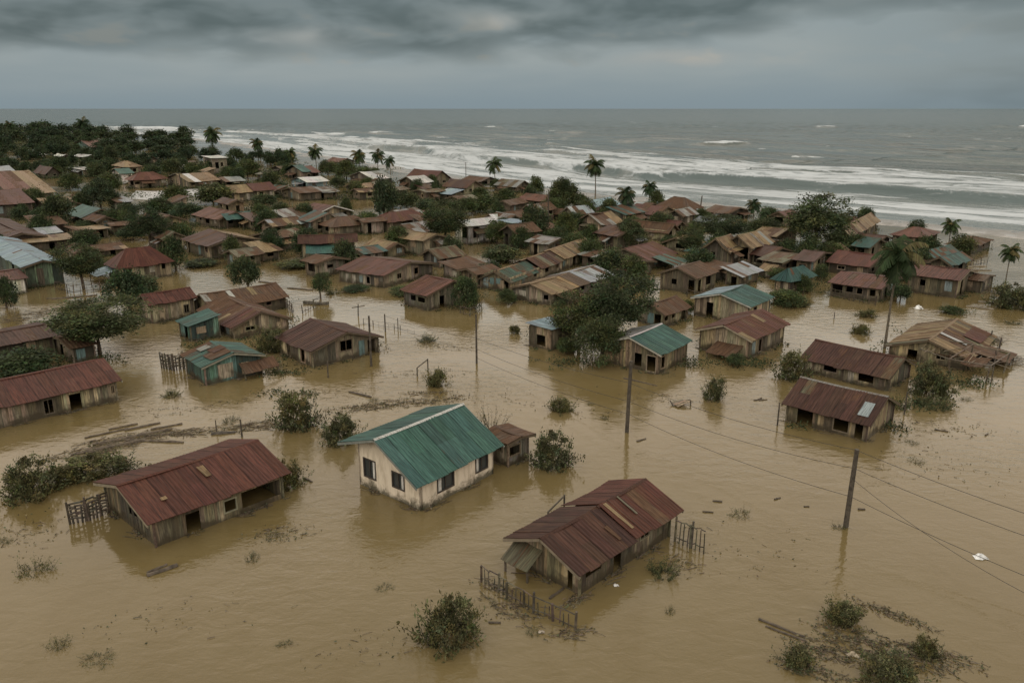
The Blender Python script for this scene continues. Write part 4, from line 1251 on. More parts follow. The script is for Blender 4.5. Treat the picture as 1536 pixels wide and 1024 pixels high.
far('white gable roof with a bent end in the far thicket', (130, 241), 114, 148, 5, 5, 'white', 'dark', 46, 'L')
far('rusty little roof at the edge of the far thicket', (12, 256), -8, 31, 6, 7, 'rust', 'dark', 45, 'R')
far('wide grey metal roof above the orange red one', (5, 284), -40, 40, 9, 13, 'steel', 'dark', 42, 'R', odd=0, rust=.05)
far('orange red roof running into a tan end', (20, 306), -40, 82, 14, 14, 'brick', 'plank', 42, 'R', sections=[(0, .6, 'brick', 0), (.6, 1, 'tan', -.1)])
far('red roofed house over a pale blue awning', (-5, 328), -40, 50, 20, 14, 'red', 'dark', 42, 'R', odd=0)
far('tan roofed house beside the red roof with the awning', (72, 318), 52, 113, 10, 11, 'tan', 'dark', 42, 'R', odd=.05)
far('teal roofed house with a dark open gable and drooping far eave', (128, 336), 104, 178, 9, 18, 'teal', 'dark', 45, 'L', odd=0, rust=.15)
far('tan flat roofed shop front with a satellite dish', (122, 360), 100, 162, 14, 7, 'tan', 'plank', 40, 'R', style='shed', odd=.1)
far('red brown long roof next to the flat roofed shop', (172, 353), 164, 212, 14, 7, 'brown', 'plank', 40, 'R', odd=.1)
far('grey green long flat roof near the edge of town', (8, 356), -40, 66, 13, 7, 'olive', 'dark', 40, 'R', style='shed', odd=.1)
far('dark red sagging roof in front of the grey green flat roof', (8, 376), -40, 66, 16, 14, 'maroon', 'dark', 42, 'L', odd=.03, sag=.2)
far('small steel grey roof behind the tan shed with a white edge', (68, 363), 50, 90, 12, 8, 'steel', 'dark', 45, 'R', odd=0, rust=.2)
far('open tan shed with a white front edge on posts', (32, 379), 24, 108, 14, 9, 'tan', 'dark', 38, 'R', style='shed', odd=.2, trim=(.5, .5, .48))
far('low tan and brown roofs wedged behind the hip roofed red house', (150, 385), 132, 186, 8, 12, 'rust', 'plank', 44, 'R', odd=.3, oddkeys=('tan', 'brown'))
far('grey strip roof among trees behind the two storey white house', (282, 252), 262, 300, 5, 6, 'grey', 'dark', 44, 'R')
far('pale teal roofed hut deep among the far trees', (262, 258), 248, 282, 5, 6, 'grey', 'dark', 44, 'R')
far('rust and grey jumble roof seaward of the two storey white house', (368, 262), 350, 390, 6, 7, 'rust', 'dark', 44, 'R', odd=.4, oddkeys=('grey', 'olive'))
far('small white lean roof by the seaward trees', (422, 244), 410, 440, 6, 5, 'blue', 'dark', 44, 'R')
far('olive roofed low house beside the teal and red one', (425, 262), 408, 446, 7, 7, 'olive', 'dark', 44, 'R', odd=.2)
far('weathered tan shed between the narrow dark tree and the pillars', (590, 296), 570, 612, 10, 6, 'olive', 'dark', 44, 'R', odd=.2)
far('brown boarded shed beside the pale blue lean-to', (640, 302), 622, 664, 13, 6, 'olive', 'dark', 44, 'R', odd=.2)
far('low sheds with rusted roofs behind the row house', (812, 352), 790, 832, 8, 9, 'brown', 'dark', 50, 'R', odd=.3)
far('rusty roof strip behind the wide red brown hip roof', (640, 330), 612, 672, 7, 7, 'brown', 'dark', 44, 'R', odd=.3, oddkeys=('white', 'rust'))

# low makeshift shacks that fill the gaps
SG = 'makeshift shacks filling the gaps in the village'
_s = random.Random(55)
for _i, (x, y) in enumerate([(60, 352), (238, 352), (272, 332), (412, 378), (548, 398), (694, 392), (716, 432), (850, 398), (884, 362), (936, 424), (1062, 424), (1082, 402), (1134, 388), (1214, 414), (1252, 404), (1344, 424), (1396, 404), (700, 348), (656, 346), (602, 336), (532, 312),
               (430, 342), (382, 346), (330, 332), (150, 348), (92, 322), (40, 346), (232, 302), (860, 338), (960, 368), (936, 338), (1022, 343), (1076, 355), (410, 296), (300, 270), (580, 300), (760, 345), (800, 335), (480, 318), (1160, 372), (1300, 392), (560, 312), (640, 352), (120, 398), (20, 420), (690, 420), (1108, 430), (930, 392), (346, 322), (470, 350), (505, 372), (395, 392), (250, 378), (215, 345), (110, 312), (12, 402), (68, 402), (180, 318), (260, 320), (540, 372), (620, 366), (660, 402), (725, 366), (775, 372), (822, 386), (840, 372), (900, 404), (925, 376), (1010, 396), (1050, 396), (1148, 402), (1195, 392), (1226, 404), (1270, 372), (1340, 392), (1365, 412), (1420, 418), (1076, 452), (1170, 412), (765, 322), (742, 296), (690, 312), (640, 296), (510, 272), (540, 300), (560, 286), (480, 292), (396, 272), (300, 300), (430, 412), (478, 416), (360, 402), (230, 405)]):
    if _i % 3 == 2 or (185 < x < 335 and 276 < y < 316): continue
    k = max(.7, min(1.35, (y - 220) / 110))
    far('low makeshift tin shack squeezed between the bigger houses', (x, y), x - _s.uniform(12, 22) * k, x + _s.uniform(16, 32) * k, _s.uniform(10, 16) * k, _s.uniform(9, 15) * k, _s.choice(('rust', 'brown', 'tan', 'grey', 'olive', 'maroon', 'brown', 'olive', 'steel', 'grey', 'dteal', 'maroon')),
        _s.choice(('dark', 'plank', 'grey')), _s.uniform(36, 56), _s.choice('RL'), name='shack', style=_s.choice(('gable', 'shed', 'gable')), odd=.3, cat='shack', group=SG)
# ------------------------------------------------------------------ trees one can tell apart
tree(150, 532, 78, 150, 'wide spreading tree in front of the oblong dark red roof', 'big', crown=.86)
tree(196, 470, 62, 66, 'thin airy tree reaching up beside the oblong dark red roof', 'round')
tree(126, 433, 64, 74, 'dense dark tree in front of the hip roofed red house', 'big', crown=.9)
tree(374, 440, 52, 52, 'small round tree alone in the flooded lane', 'round', crown=.80)
tree(481, 448, 37, 37, 'smallest round tree standing on its own in open water', 'round', crown=.8)
tree(925, 522, 108, 108, 'tallest tree of the dark clump beside the teal roofed plank house', 'big', crown=.85)
tree(868, 522, 78, 92, 'lower tree of the dark clump beside the flat blue shack', 'big', crown=.88)
tree(902, 545, 66, 84, 'front tree of the dark clump leaning over the water', 'big', crown=.92)
tree(668, 374, 70, 72, 'leafy tree beside the white building with the blue green door', 'big', crown=.88)
tree(577, 328, 58, 40, 'narrow dark conical tree in the middle of the village', 'round', crown=.95)
tree(226, 374, 64, 62, 'dark full tree on a thin trunk by the tin lane', 'big', crown=.86)
tree(1222, 374, 76, 122, 'great round tree beside the surf, largest of the seaside trees', 'big', crown=.93)
tree(844, 320, 50, 58, 'domed tree standing against the white surf', 'big', crown=.92)
tree(803, 300, 34, 28, 'short pointed tree next to the domed tree', 'round', crown=.9)
tree(802, 360, 50, 50, 'loose tree behind the flat roofs before the row house', 'round', crown=.9)
tree(846, 360, 40, 44, 'second loose tree near the crooked tan and rust house', 'round', crown=.9)
tree(946, 372, 40, 54, 'low dark tree behind the mottled red roof', 'big', crown=.92)
tree(1036, 388, 44, 44, 'bushy tree between the bare gable house and the tan roofs', 'big', crown=.9)
tree(1080, 362, 38, 86, 'broad low tree below the maroon and tan roof', 'big', crown=.95)
tree(1142, 360, 32, 62, 'broad low tree below the short seaside palm', 'big', crown=.95)
tree(910, 420, 44, 66, 'leafy tree in front of the mottled red roof', 'round', crown=.95)
tree(955, 425, 40, 50, 'leafy tree hiding the teal lean-to', 'round', crown=.95)
tree(1210, 398, 40, 50, 'tree below the great round tree with pale rags caught in it', 'round', crown=.92)
tree(1178, 390, 30, 46, 'loose thorny tree beside the tan roofed house', 'round', crown=.95)
tree(152, 316, 44, 60, 'dark tree on the near side of the pale flooded street', 'big', crown=.95)
tree(85, 340, 46, 50, 'tree between the teal roof and the tan shed', 'round', crown=.92)
tree(320, 306, 28, 66, 'hedge like tree at the end of the pale flooded street', 'round', crown=.97)
tree(265, 310, 30, 60, 'second hedge like tree along the pale flooded street', 'round', crown=.97)
bush(405, 528, 56, 42, 'scrubby bush against the maroon gable house', 0)
bush(1398, 592, 72, 54, 'dense dark bush beside the upper striped maroon roof', 3)
bush(1186, 567, 58, 50, 'dark shrub beside the red barn roof', 0)
bush(1520, 460, 74, 40, 'dark bush in the water at the edge by the surf', 3)
tree(700, 462, 44, 44, 'ivy like dark tree hugging the streaky red roofed house', 'round', crown=.96)
tree(1330, 404, 26, 50, 'low tree behind the tall palm', 'round', crown=.95)
tree(1440, 384, 30, 40, 'shrubby tree before the dark red hip roof', 'round', crown=.95)
tree(1180, 458, 22, 60, 'scrub in front of the teal hip roofed shack', 'round', crown=.98)
tree(10, 462, 44, 40, 'leafy tree at the edge in front of the white walled house', 'round', crown=.92)
tree(750, 392, 22, 70, 'low scrub before the green end of the row house', 'round', crown=.98)
tree(30, 562, 34, 120, 'hedge like tree before the half hidden red roof', 'round', crown=.98)
tree(1405, 512, 24, 26, 'small tree in the shade of the worn tan roof', 'round', crown=.95)
# palms
palm(893, 294, 54, 'tall lone palm standing on the beach against the surf', 0, 1.0, head=.84)
palm(743, 283, 46, 'wind bent palm with a pointed head before the surf', 2, 1.0, head=.80)
palm(939, 330, 50, 'nearer of the twin palms above the red roof cluster', 1, 1.05, head=.78)
palm(973, 312, 40, 'farther of the twin palms above the red roof cluster', 1, 1.05, head=.78)
palm(1129, 338, 40, 'short palm beside the maroon and tan roof', 1, 1.0, head=.78)
palm(1146, 342, 28, 'stunted palm leaning by the short seaside palm', 2, 1.1, head=.78)
palm(1422, 372, 46, 'palm close behind the brick red hip roofed house', 1, 1.0, head=.76)
palm(1327, 522, 162, 'very tall palm rising out of the flood before the red roofs', 1, .72, head=.84)
palm(1508, 424, 64, 'ragged palm standing in the shallows at the edge', 1, .8, head=.74)
palm(320, 232, 40, 'palm above the far trees against the surf', 1, 1.15, head=.78)
palm(540, 262, 38, 'first palm of the three by the white and grey roof', 1, 1.05, head=.76)
palm(567, 260, 34, 'middle palm of the three by the white and grey roof', 0, 1.15, head=.76)
palm(586, 264, 30, 'smallest palm of the three by the white and grey roof', 2, 1.1, head=.76)
palm(475, 256, 36, 'feathery palm at the seaward edge of the village trees', 0, 1.1, head=.78)
palm(438, 250, 28, 'slender palm next to the feathery one', 2, 1.1, head=.78)
palm(388, 240, 32, 'palm sticking out of the seaward thicket', 1, 1.1, head=.78)
palm(128, 208, 30, 'palm topping the far wood', 0, 1.1, head=.78)
palm(18, 206, 24, 'short palm at the far end of the wood', 1, 1.1, head=.78)
# the wood along the far shore, tree by tree, and the trees between the far roofs
_f = random.Random(7)
WOODS = 'trees of the wood on the far shore'
for i in range(78):
    x = _f.uniform(-60, 285)
    y = 200 + 26 * _f.random() ** 1.3 + max(0, (x - 120)) * .035
    tree(x, y, _f.uniform(12, 20) * (1.0 if x < 240 else .85), _f.uniform(24, 42), 'dark broadleaf tree in the unbroken wood along the far shore', 'far', group=WOODS, crown=.93)
THICK = 'trees of the thicket among the far roofs'
for i in range(120):
    x = _f.uniform(-30, 440)
    y = _f.uniform(222, 262)
    if x > 250 and y < 224 + (x - 250) * .12: y += 16
    if any(a < x < b and c < y < d for a, b, c, d in ((185, 340, 262, 302), (108, 165, 222, 233))): continue
    tree(x, y, _f.uniform(11, 20), _f.uniform(16, 34), 'dark leafy tree of the thicket between the roofs below the far wood', 'far', group=THICK, crown=.95)
MID = 'small trees among the crowded roofs'
for (x, y, h, w) in [(105, 285, 24, 40), (165, 292, 30, 44), (92, 262, 26, 44), (148, 268, 22, 36), (166, 250, 30, 26), (228, 268, 20, 30), (255, 262, 22, 36), (295, 266, 22, 40), (345, 268, 18, 30),
                     (372, 268, 28, 40), (405, 282, 26, 30), (388, 296, 22, 32), (420, 318, 14, 30), (280, 330, 24, 60), (240, 322, 24, 50), (190, 330, 24, 40), (128, 348, 16, 40), (60, 335, 22, 36),
                     (30, 330, 18, 30), (200, 360, 20, 50), (270, 356, 20, 30), (400, 310, 18, 50), (520, 268, 26, 46), (545, 272, 22, 40), (505, 282, 16, 30), (492, 262, 20, 34), (610, 312, 24, 36), (640, 318, 18, 46), (590, 312, 26, 30),
                     (700, 322, 24, 44), (730, 318, 24, 56), (760, 306, 22, 44), (720, 300, 18, 40), (860, 345, 26, 40), (780, 372, 30, 40), (820, 378, 22, 60), (700, 364, 26, 24), (1060, 330, 12, 24), (1010, 345, 12, 24),
                     (960, 348, 18, 24), (880, 366, 20, 50), (1000, 372, 18, 34), (1085, 380, 22, 40), (1130, 372, 24, 40), (1250, 378, 22, 50), (1285, 378, 16, 40), (1170, 420, 18, 40), (1205, 440, 26, 34), (1230, 420, 22, 30),
                     (1350, 452, 26, 40), (1360, 398, 16, 60), (1410, 392, 14, 60), (690, 440, 24, 40), (735, 420, 26, 46), (760, 455, 20, 40), (1240, 402, 14, 40), (450, 400, 10, 70), (530, 436, 8, 50), (610, 440, 9, 60), (150, 412, 20, 40),
                     (215, 445, 30, 60), (60, 500, 16, 60), (1100, 548, 16, 36), (1500, 540, 14, 30), (1430, 470, 10, 40), (330, 362, 10, 50), (300, 398, 8, 60), (850, 530, 22, 40), (1030, 470, 18, 30)]:
    tree(x, y, h, w, 'low leafy tree squeezed in among the crowded tin roofs', 'round', group=MID, crown=.97)

_b = random.Random(71)
for (p, lc, la, ra, hw, dist) in list(HINFO):
    if not (112 < dist < 330) or _b.random() < .42: continue
    c_, s_ = math.cos(ra), math.sin(ra)
    u, v = (lc + _b.uniform(.8, 2.2), _b.uniform(.3, 1) * la) if _b.random() < .5 else (_b.uniform(0, 1) * lc, la + _b.uniform(.8, 2.2))
    q = np.array([p[0] + c_ * u - s_ * v, p[1] + s_ * u + c_ * v, 0.0])
    x, y = proj(q)
    if shore_st(np.array([q[0]]), np.array([q[1]]))[1][0] > -8 or not -20 < x < 1500 or (180 < x < 340 and 278 < y < 322): continue
    k = metre_px(q)
    tree(x, y, _b.uniform(3.2, 5.2) * k, _b.uniform(3.6, 6.5) * k, 'low leafy tree squeezed in among the crowded tin roofs', 'round', group=MID, crown=.95)

# ------------------------------------------------------------------ bushes and weeds standing in the water
bush(655, 578, 40, 30, 'bright bush growing by the crooked gate frame in open water', 1)
bush(444, 640, 74, 64, 'tall loose bush behind the cream plastered house', 0)
bush(508, 662, 66, 48, 'round bush touching the cream plastered house roof', 3)
bush(738, 640, 60, 34, 'half bare twiggy bush behind the teal roof ridge', 0, src=TWIGS)
bush(826, 698, 72, 56, 'full green bush beside the shed of the cream plastered house', 3)
bush(843, 616, 46, 22, 'flat round bush alone in open water before the teal roofs', 1)
bush(1069, 598, 40, 38, 'upright bush beside the floating wreck', 0)
bush(772, 500, 26, 17, 'small bush in the open flooded field beside the blue lid shack', 1)
bush(674, 960, 108, 66, 'sunken pale green bush near the drowned fence', 3)
bush(48, 742, 92, 60, 'dark bushy mound left of the plank house with the stick fence', 3)
bush(150, 708, 110, 34, 'long low hedge clump leading to the plank house with the stick fence', 0)
bush(100, 720, 70, 30, 'middle mound of the low hedge clump', 1)
bush(430, 728, 60, 42, 'bush at the far corner of the plank house with the stick fence', 3)
bush(405, 722, 40, 24, 'smaller bush tucked under the eave of the plank house', 1)
bush(257, 594, 34, 14, 'forked little bush alone before the turquoise shack', 2)
bush(1300, 474, 36, 13, 'dark weed clump in the water before the low drooping roof', 1)
bush(1290, 500, 34, 17, 'dark weed clump in the water beside the tall palm trunk', 1)
bush(1195, 458, 46, 12, 'dark weed clump before the teal hip roofed shack', 1)
bush(1400, 610, 60, 22, 'sprawling bush low in the water by the dense dark bush', 2)
bush(1345, 610, 40, 26, 'thin bush under the tin awning of the striped roofs', 2)
bush(995, 862, 52, 26, 'muddy weed bush beside the two level maroon roof', 2)
bush(500, 440, 30, 12, 'reeds at the corner of the large broad roofed house', 2)
bush(640, 512, 34, 15, 'sprig of bush by the low wire fence posts', 2)
bush(1265, 932, 70, 34, 'feathery bush on the drifted weed raft', 0)
bush(1390, 982, 44, 30, 'small dark bush on the seaward side of the drifted weed raft', 3)
bush(1340, 1020, 110, 38, 'broad dark bush at the bottom of the drifted weed raft', 3)
bush(1195, 996, 62, 26, 'grassy bush at the pole end of the drifted weed raft', 1)
WD = 'weed clumps floating in the flood'
for (x, y, w, h, k, lb) in [(52, 858, 66, 32, 0, 'large weed clump drifting below the dark bushy mound'), (8, 812, 30, 12, 1, 'weed clump drifting at the picture edge'), (88, 968, 40, 26, 2, 'ball shaped weed clump alone in the brown water'),
                        (145, 990, 60, 12, 1, 'stringy weed clump drifting near the ball shaped one'), (380, 838, 34, 14, 0, 'weed clump before the plank house with the stick fence'), (415, 806, 40, 10, 2, 'thin weed mat before the plank house with the stick fence'),
                        (1110, 771, 44, 13, 1, 'flat weed mat in the open water beyond the two level roof'), (1006, 918, 24, 12, 0, 'tiny weed tuft beyond the two level roof'), (741, 905, 18, 7, 1, 'tiny weed tuft by the drowned fence'),
                        (800, 948, 30, 10, 2, 'weed tuft at the end of the drowned fence'), (1367, 664, 26, 8, 1, 'weed sprig drifting off the lower maroon roof'), (1374, 692, 30, 9, 2, 'second weed sprig drifting off the lower maroon roof'),
                        (1258, 792, 26, 11, 0, 'weeds wrapped round the foot of the nearest utility pole'), (907, 628, 18, 8, 1, 'weed tuft near the middle utility pole'), (886, 606, 14, 5, 2, 'weed scrap near the flat round bush'),
                        (576, 882, 34, 6, 1, 'faint weed wisp in the open brown foreground water'.replace('foreground ', '')), (427, 965, 30, 8, 0, 'weed wisp drifting low in open water'), (1450, 600, 22, 9, 2, 'weed tuft off the worn tan roof'),
                        (1520, 486, 30, 11, 0, 'weed patch off the dark bush at the edge'), (345, 632, 34, 16, 1, 'weed clump at the posts of the debris bank'), (560, 600, 18, 8, 2, 'weed scrap near the floating beam'), (470, 592, 20, 8, 1, 'weed scrap below the maroon gable house'),
                        (1245, 615, 16, 6, 0, 'weed scrap before the lower maroon roof'), (1418, 612, 18, 10, 1, 'weed tuft by the low sprawling bush')]:
    bush(x, y, w, h, lb, k, 'floating_weed', WD, 'weed', src=WEEDS)
# ------------------------------------------------------------------ utility poles and wires
DW = (.060, .050, .038)
def pole(px, py, hpx, label, rad=.14, tilt=(0, 0), arm=False, name='utility_pole', cat='utility pole'):
    p = at(px, py); h = up_m(p, hpx)
    m = MB()
    m.tube([(0, 0, -1.2), (tilt[0] * .5, tilt[1] * .5, h * .5), (tilt[0], tilt[1], h)], [rad, rad * .9, rad * .78], DW, 9)
    r = empty(name, p)
    tag(r, label, cat)
    m.build('pole', TIMBER, r)
    if arm:
        a = MB(); a.beam((tilt[0] - .7, tilt[1] - .5, h - .35), (tilt[0] + .7, tilt[1] + .5, h - .35), .09, .1, DW); a.build('crossarm', TIMBER, r)
    return p, h
pD, hD = pole(1268, 790, 110, 'nearest utility pole carrying the wires beside open water', .17, (.10, 0))
pC, hC = pole(940, 648, 103, 'middle utility pole with the wires before the teal roofed house', .17, (.12, 0))
pB, hB = pole(715, 545, 72, 'thin pole in the open flooded field', .11)
pA, hA = pole(578, 497, 26, 'short post by the low wire fence', .09)
pE = pD + (pD - pC) * .95
m = MB(); m.tube([(0, 0, -1.2), (0, 0, hD + .3)], [.17, .14], DW, 9); r = empty('utility_pole', pE); tag(r, 'next utility pole of the line past the picture edge', 'utility pole'); m.build('pole', TIMBER, r)
pole(537, 474, 18, 'crooked post with a cross piece at the low wire fence', .08, (.1, 0), True, 'post', 'post')
pole(557, 549, 74, 'post standing at the corner of the maroon gable house', .12, (0, 0), False, 'post', 'post')
pole(492, 566, 24, 'stake in the water before the maroon gable house', .07, (.05, 0), False, 'stake', 'stake')
pole(597, 493, 16, 'thin stake with a bird box like lump on the wire fence', .06, (0, 0), False, 'stake', 'stake')
pole(275, 298, 36, 'leaning pole on the pale flooded street', .22, (-.4, 0), False, 'utility_pole', 'utility pole')
pole(699, 268, 24, 'thin mast by the surf', .14, (0, 0), True, 'mast', 'mast')
pole(725, 276, 10, 'short stake on the beach by the mast', .12, (0, 0), False, 'stake', 'stake')
pole(684, 415, 16, 'thin stake behind the streaky red roofed house', .06, (0, 0), False, 'stake', 'stake')
pole(1050, 316, 22, 'leaning post on the wet beach', .18, (.3, 0), False, 'post', 'post')
pole(822, 350, 60, 'dark palm like post before the domed tree', .16, (0, 0), False, 'post', 'post')
pole(1166, 638, 34, 'stake at the end wall of the lower maroon roof', .07, (0, 0), False, 'stake', 'stake')
pole(363, 655, 26, 'dark post behind the plank house ridge', .08, (0, 0), False, 'post', 'post')
pole(325, 648, 18, 'thin post at the debris bank', .05, (0, 0), False, 'stake', 'stake')
pole(1251, 478, 10, 'stub of a stake before the low drooping roof', .06, (0, 0), False, 'stake', 'stake')
pole(1356, 622, 34, 'post under the tin awning of the striped roofs', .07, (0, 0), False, 'post', 'post')
pole(1483, 520, 24, 'broken post among the wrecked sheets', .09, (.1, 0), False, 'post', 'post')
def wire(a, b, sag, label, r=.018):
    a, b = np.array(a, float), np.array(b, float)
    pts = []
    for i in range(17):
        q = i / 16
        p = a * (1 - q) + b * q; p[2] -= sag * 4 * q * (1 - q); pts.append(p)
    m = MB(); m.tube(pts, r, (.03, .028, .025), 5)
    o = m.build('power_line', PAINT)
    tag(o, label, 'power line')
def top(p, h, f, dx=0.0): return p + np.array([dx, 0, h * f])
LB, LCc, LD, LE = (pB, hB), (pC, hC), (pD, hD), (pE, hD + .3)
for i, (fb, fc, fd, fe, nm) in enumerate([(.52, .70, .99, 1.0, 'upper'), (.30, .44, .76, .78, 'middle'), (.12, .26, .40, .34, 'lowest')]):
    wire(top(*LB, fb), top(*LCc, fc, .1), .35, nm + ' wire between the thin pole and the middle utility pole', .016)
    wire(top(*LCc, fc, .1), top(*LD, fd, .08), .45, nm + ' wire between the middle and the nearest utility poles', .016)
    wire(top(*LD, fd, .08), top(*LE, fe), .4, nm + ' wire running on from the nearest utility pole', .016)
wire(top(*LD, .62, .1), top(*LE, .12), 1.2, 'slack drooping cable from the nearest utility pole', .014)
wire(top(pA, hA, .9), top(*LB, .52), .3, 'wire from the short post to the thin pole', .014)
wire(top(pA, hA, .5), top(*LB, .25), .3, 'lower wire from the short post to the thin pole', .014)

# ------------------------------------------------------------------ fences
def fence(pts, hpx, label, step=.55, rails=2, post=.09, thin=.04, seed=1, lean=.10, cat='fence', name='stick_fence', rmin=.5, rmax=1.1):
    rng = random.Random(seed)
    P = [at(*q) for q in pts]
    h = up_m(P[0], hpx)
    root = empty(name, P[0]); tag(root, label, cat)
    sticks = MB()
    for a, b in zip(P[:-1], P[1:]):
        a, b = a - P[0], b - P[0]
        L = np.linalg.norm(b - a); n = max(1, int(L / step))
        for i in range(n + 1):
            p = a + (b - a) * i / n
            big = i % 4 == 0
            hh = h * (rng.uniform(.9, 1.15) if big else rng.uniform(rmin, rmax * .9))
            t = np.array([rng.uniform(-lean, lean), rng.uniform(-lean, lean), hh])
            c = vary((.07, .058, .042), rng, .4)
            if big:
                pm = MB(); pm.tube([p + [0, 0, -.9], p + t], [post * .6, post * .5], c, 6); pm.build('post', TIMBER, root)
            else:
                sticks.tube([p + [0, 0, -.9], p + t], [thin * .6, thin * .45], c, 5)
        for k in range(rails):
            z = h * (.22 + .70 * k / max(1, rails - 1))
            for j in range(3):
                u, v = a + (b - a) * (j / 3), a + (b - a) * ((j + 1) / 3)
                sticks.tube([u + [0, 0, z + rng.uniform(-.07, .07)], v + [0, 0, z + rng.uniform(-.1, .1)]], thin * .5, vary((.07, .058, .042), rng, .4), 5)
    sticks.build('lattice', TIMBER, root)
    return root
fence([(722, 872), (760, 895), (800, 918), (862, 944)], 24, 'drowned stick fence along the water before the two level maroon roof', .3, 2, .14, .07, 3, rmin=.6)
fence([(1012, 812), (1036, 822), (1056, 830)], 34, 'picket fence leaning off the far end of the two level maroon roof', .25, 2, .13, .075, 5, rmin=.8)
fence([(106, 786), (135, 780), (165, 768)], 32, 'stick fence piled with slats at the gable end of the plank house', .2, 6, .13, .13, 7, .14, rmin=.75)
fence([(243, 552), (262, 556), (284, 552)], 24, 'woven bamboo fence beside the turquoise shack', .2, 7, .13, .12, 9, .12, rmin=.8)
fence([(545, 486), (560, 488), (600, 495), (622, 500)], 8, 'low wire fence of thin posts in the open water', .8, 2, .08, .03, 11)
fence([(1486, 575), (1492, 545), (1500, 520)], 20, 'broken stick fence off the wrecked end of the worn tan roof', .5, 3, .09, .04, 13)
fence([(402, 462), (420, 455), (440, 470)], 14, 'boarded fence stub behind the maroon gable house', .3, 3, .1, .07, 15)
fence([(256, 392), (262, 398), (272, 402)], 10, 'short picket in the flooded lane by the hip roofed red house', .6, 1, .1, .04, 17)
# little goal shaped frames in the water
def gate(px, py, w, h, label, seed, drop=.35):
    p = at(px, py); q = at(px + w, py - w * .45); d = q - p; H = up_m(p, h)
    root = empty('timber_frame', p); tag(root, label, 'frame')
    for i, (o, hh) in enumerate(((np.zeros(3), H * (1 - drop)), (d, H))):
        m = MB(); m.tube([o + [0, 0, -.8], o + [0, 0, hh]], .065, DW, 6); m.build('post', TIMBER, root)
    m = MB(); m.tube([[0, 0, H * (1 - drop)], d + [0, 0, H * .95]], .055, DW, 6); m.build('crossbar', TIMBER, root)
gate(626, 564, 16, 19, 'crooked gate frame standing in open water by the bright bush', 1)
gate(822, 783, 24, 30, 'two post frame standing behind the two level maroon roof', 2, .5)

# ------------------------------------------------------------------ floating timber
def plank(px, py, L, w, ang, label, col=(.07, .055, .04), name='floating_plank', z=.03, curve=.0, group=None, h=.07, seed=0):
    p = at(px, py); k = 1 / metre_px(p); L = L * k
    rng = random.Random(px * 7 + py + seed)
    m = MB(); c, s = math.cos(R(ang)), math.sin(R(ang))
    n = 5
    for i in range(n):
        a, b = -L / 2 + L * i / n, -L / 2 + L * (i + 1) / n
        ya, yb = curve * math.sin(math.pi * i / n), curve * math.sin(math.pi * (i + 1) / n)
        m.beam((a, ya, z), (b, yb, z + .02 * (i % 2)), w * (1 - .08 * i), h, col) if False else None
    pts = [(-L / 2 + L * i / n, curve * math.sin(math.pi * i / n) + rng.uniform(-.02, .02), z + rng.uniform(-.015, .02)) for i in range(n + 1)]
    m.tube(pts, [w * .5 * rng.uniform(.75, 1.1) for _ in range(n + 1)], col, 6)
    o = m.build(name, TIMBER, None, [float(q) for q in p])
    o.rotation_euler = (0, 0, R(ang))
    return tag(o, label, 'driftwood', group)
for a in [(540, 592, 44, .22, -32, 'long dark beam floating below the maroon gable house'), (244, 856, 44, .30, 40, 'split log floating before the plank house with the stick fence'),
          (236, 853, 30, .16, 46, 'thin plank beside the split log'), (962, 660, 18, .16, 35, 'short stick floating by the middle utility pole'), (1076, 752, 14, .12, -10, 'small stick in open water beyond the two level roof'),
          (1062, 768, 16, .10, -8, 'smaller stick beyond the two level roof'), (1166, 748, 12, .12, 30, 'stick near the nearest utility pole'), (1292, 764, 10, .15, 0, 'dark chip just past the nearest utility pole'),
          (1412, 646, 18, .13, -28, 'floating branch off the lower maroon roof'), (960, 573, 56, .14, -38, 'long thin pole lying in the water before the teal roofed plank house'),
          (1138, 600, 16, .12, 10, 'stick floating off the red barn roof'), (440, 722, 16, .14, 60, 'branch poking up behind the corner bush'), (1172, 942, 70, .14, -38, 'long pale pole at the edge of the drifted weed raft'),
          (1178, 950, 60, .12, -36, 'second pole lying against the long pale pole'), (742, 934, 18, .12, -6, 'stick before the drowned fence'), (1145, 600, 14, .1, 20, 'chip off the red barn roof'), (462, 720, 20, .16, -40, 'short branch off the corner bush'),
          (835, 890, 36, .16, 50, 'fallen rail between the house corner and the drowned fence'), (1140, 598, 10, .1, 40, 'tiny chip of wood off the red barn roof'), (340, 570, 40, .18, 15, 'curved plank along the turquoise shack'),
          (1480, 652, 10, .12, 40, 'chip of wood in the open water by the edge'), (1210, 760, 8, .1, 0, 'twig midway to the nearest utility pole'), (112, 446, 60, .3, 25, 'long log lying before the dense dark tree'), (80, 448, 20, .2, 10, 'log stub in the lane water'),
          (440, 372, 60, .4, 30, 'fallen trunk along the flooded lane'), (400, 424, 30, .3, -24, 'floating trunk by the small round tree'), (450, 434, 44, .3, -20, 'floating beam by the smallest round tree')]:
    plank(*a)
# the debris bank behind the plank house: individual long logs over a mat of twigs
for i, (x, y, L, w, g) in enumerate([(200, 655, 110, .30, 33), (175, 668, 80, .25, 30), (232, 662, 90, .24, -5), (160, 650, 60, .2, 38), (214, 640, 50, .22, 36), (140, 676, 60, .2, 34), (250, 640, 44, .2, 30), (185, 640, 40, .18, 35)]):
    plank(x, y, L, w, g, ['longest log on the debris bank', 'second log on the debris bank', 'log lying across the debris bank', 'outer log of the debris bank', 'short log of the debris bank', 'log nearest the hedge clump', 'log at the open end of the debris bank', 'thin log of the debris bank'][i] + ' behind the plank house', (.085, .066, .046))
plank(335, 650, 34, .35, 12, 'floating beam at the thin post of the debris bank', (.06, .05, .038))

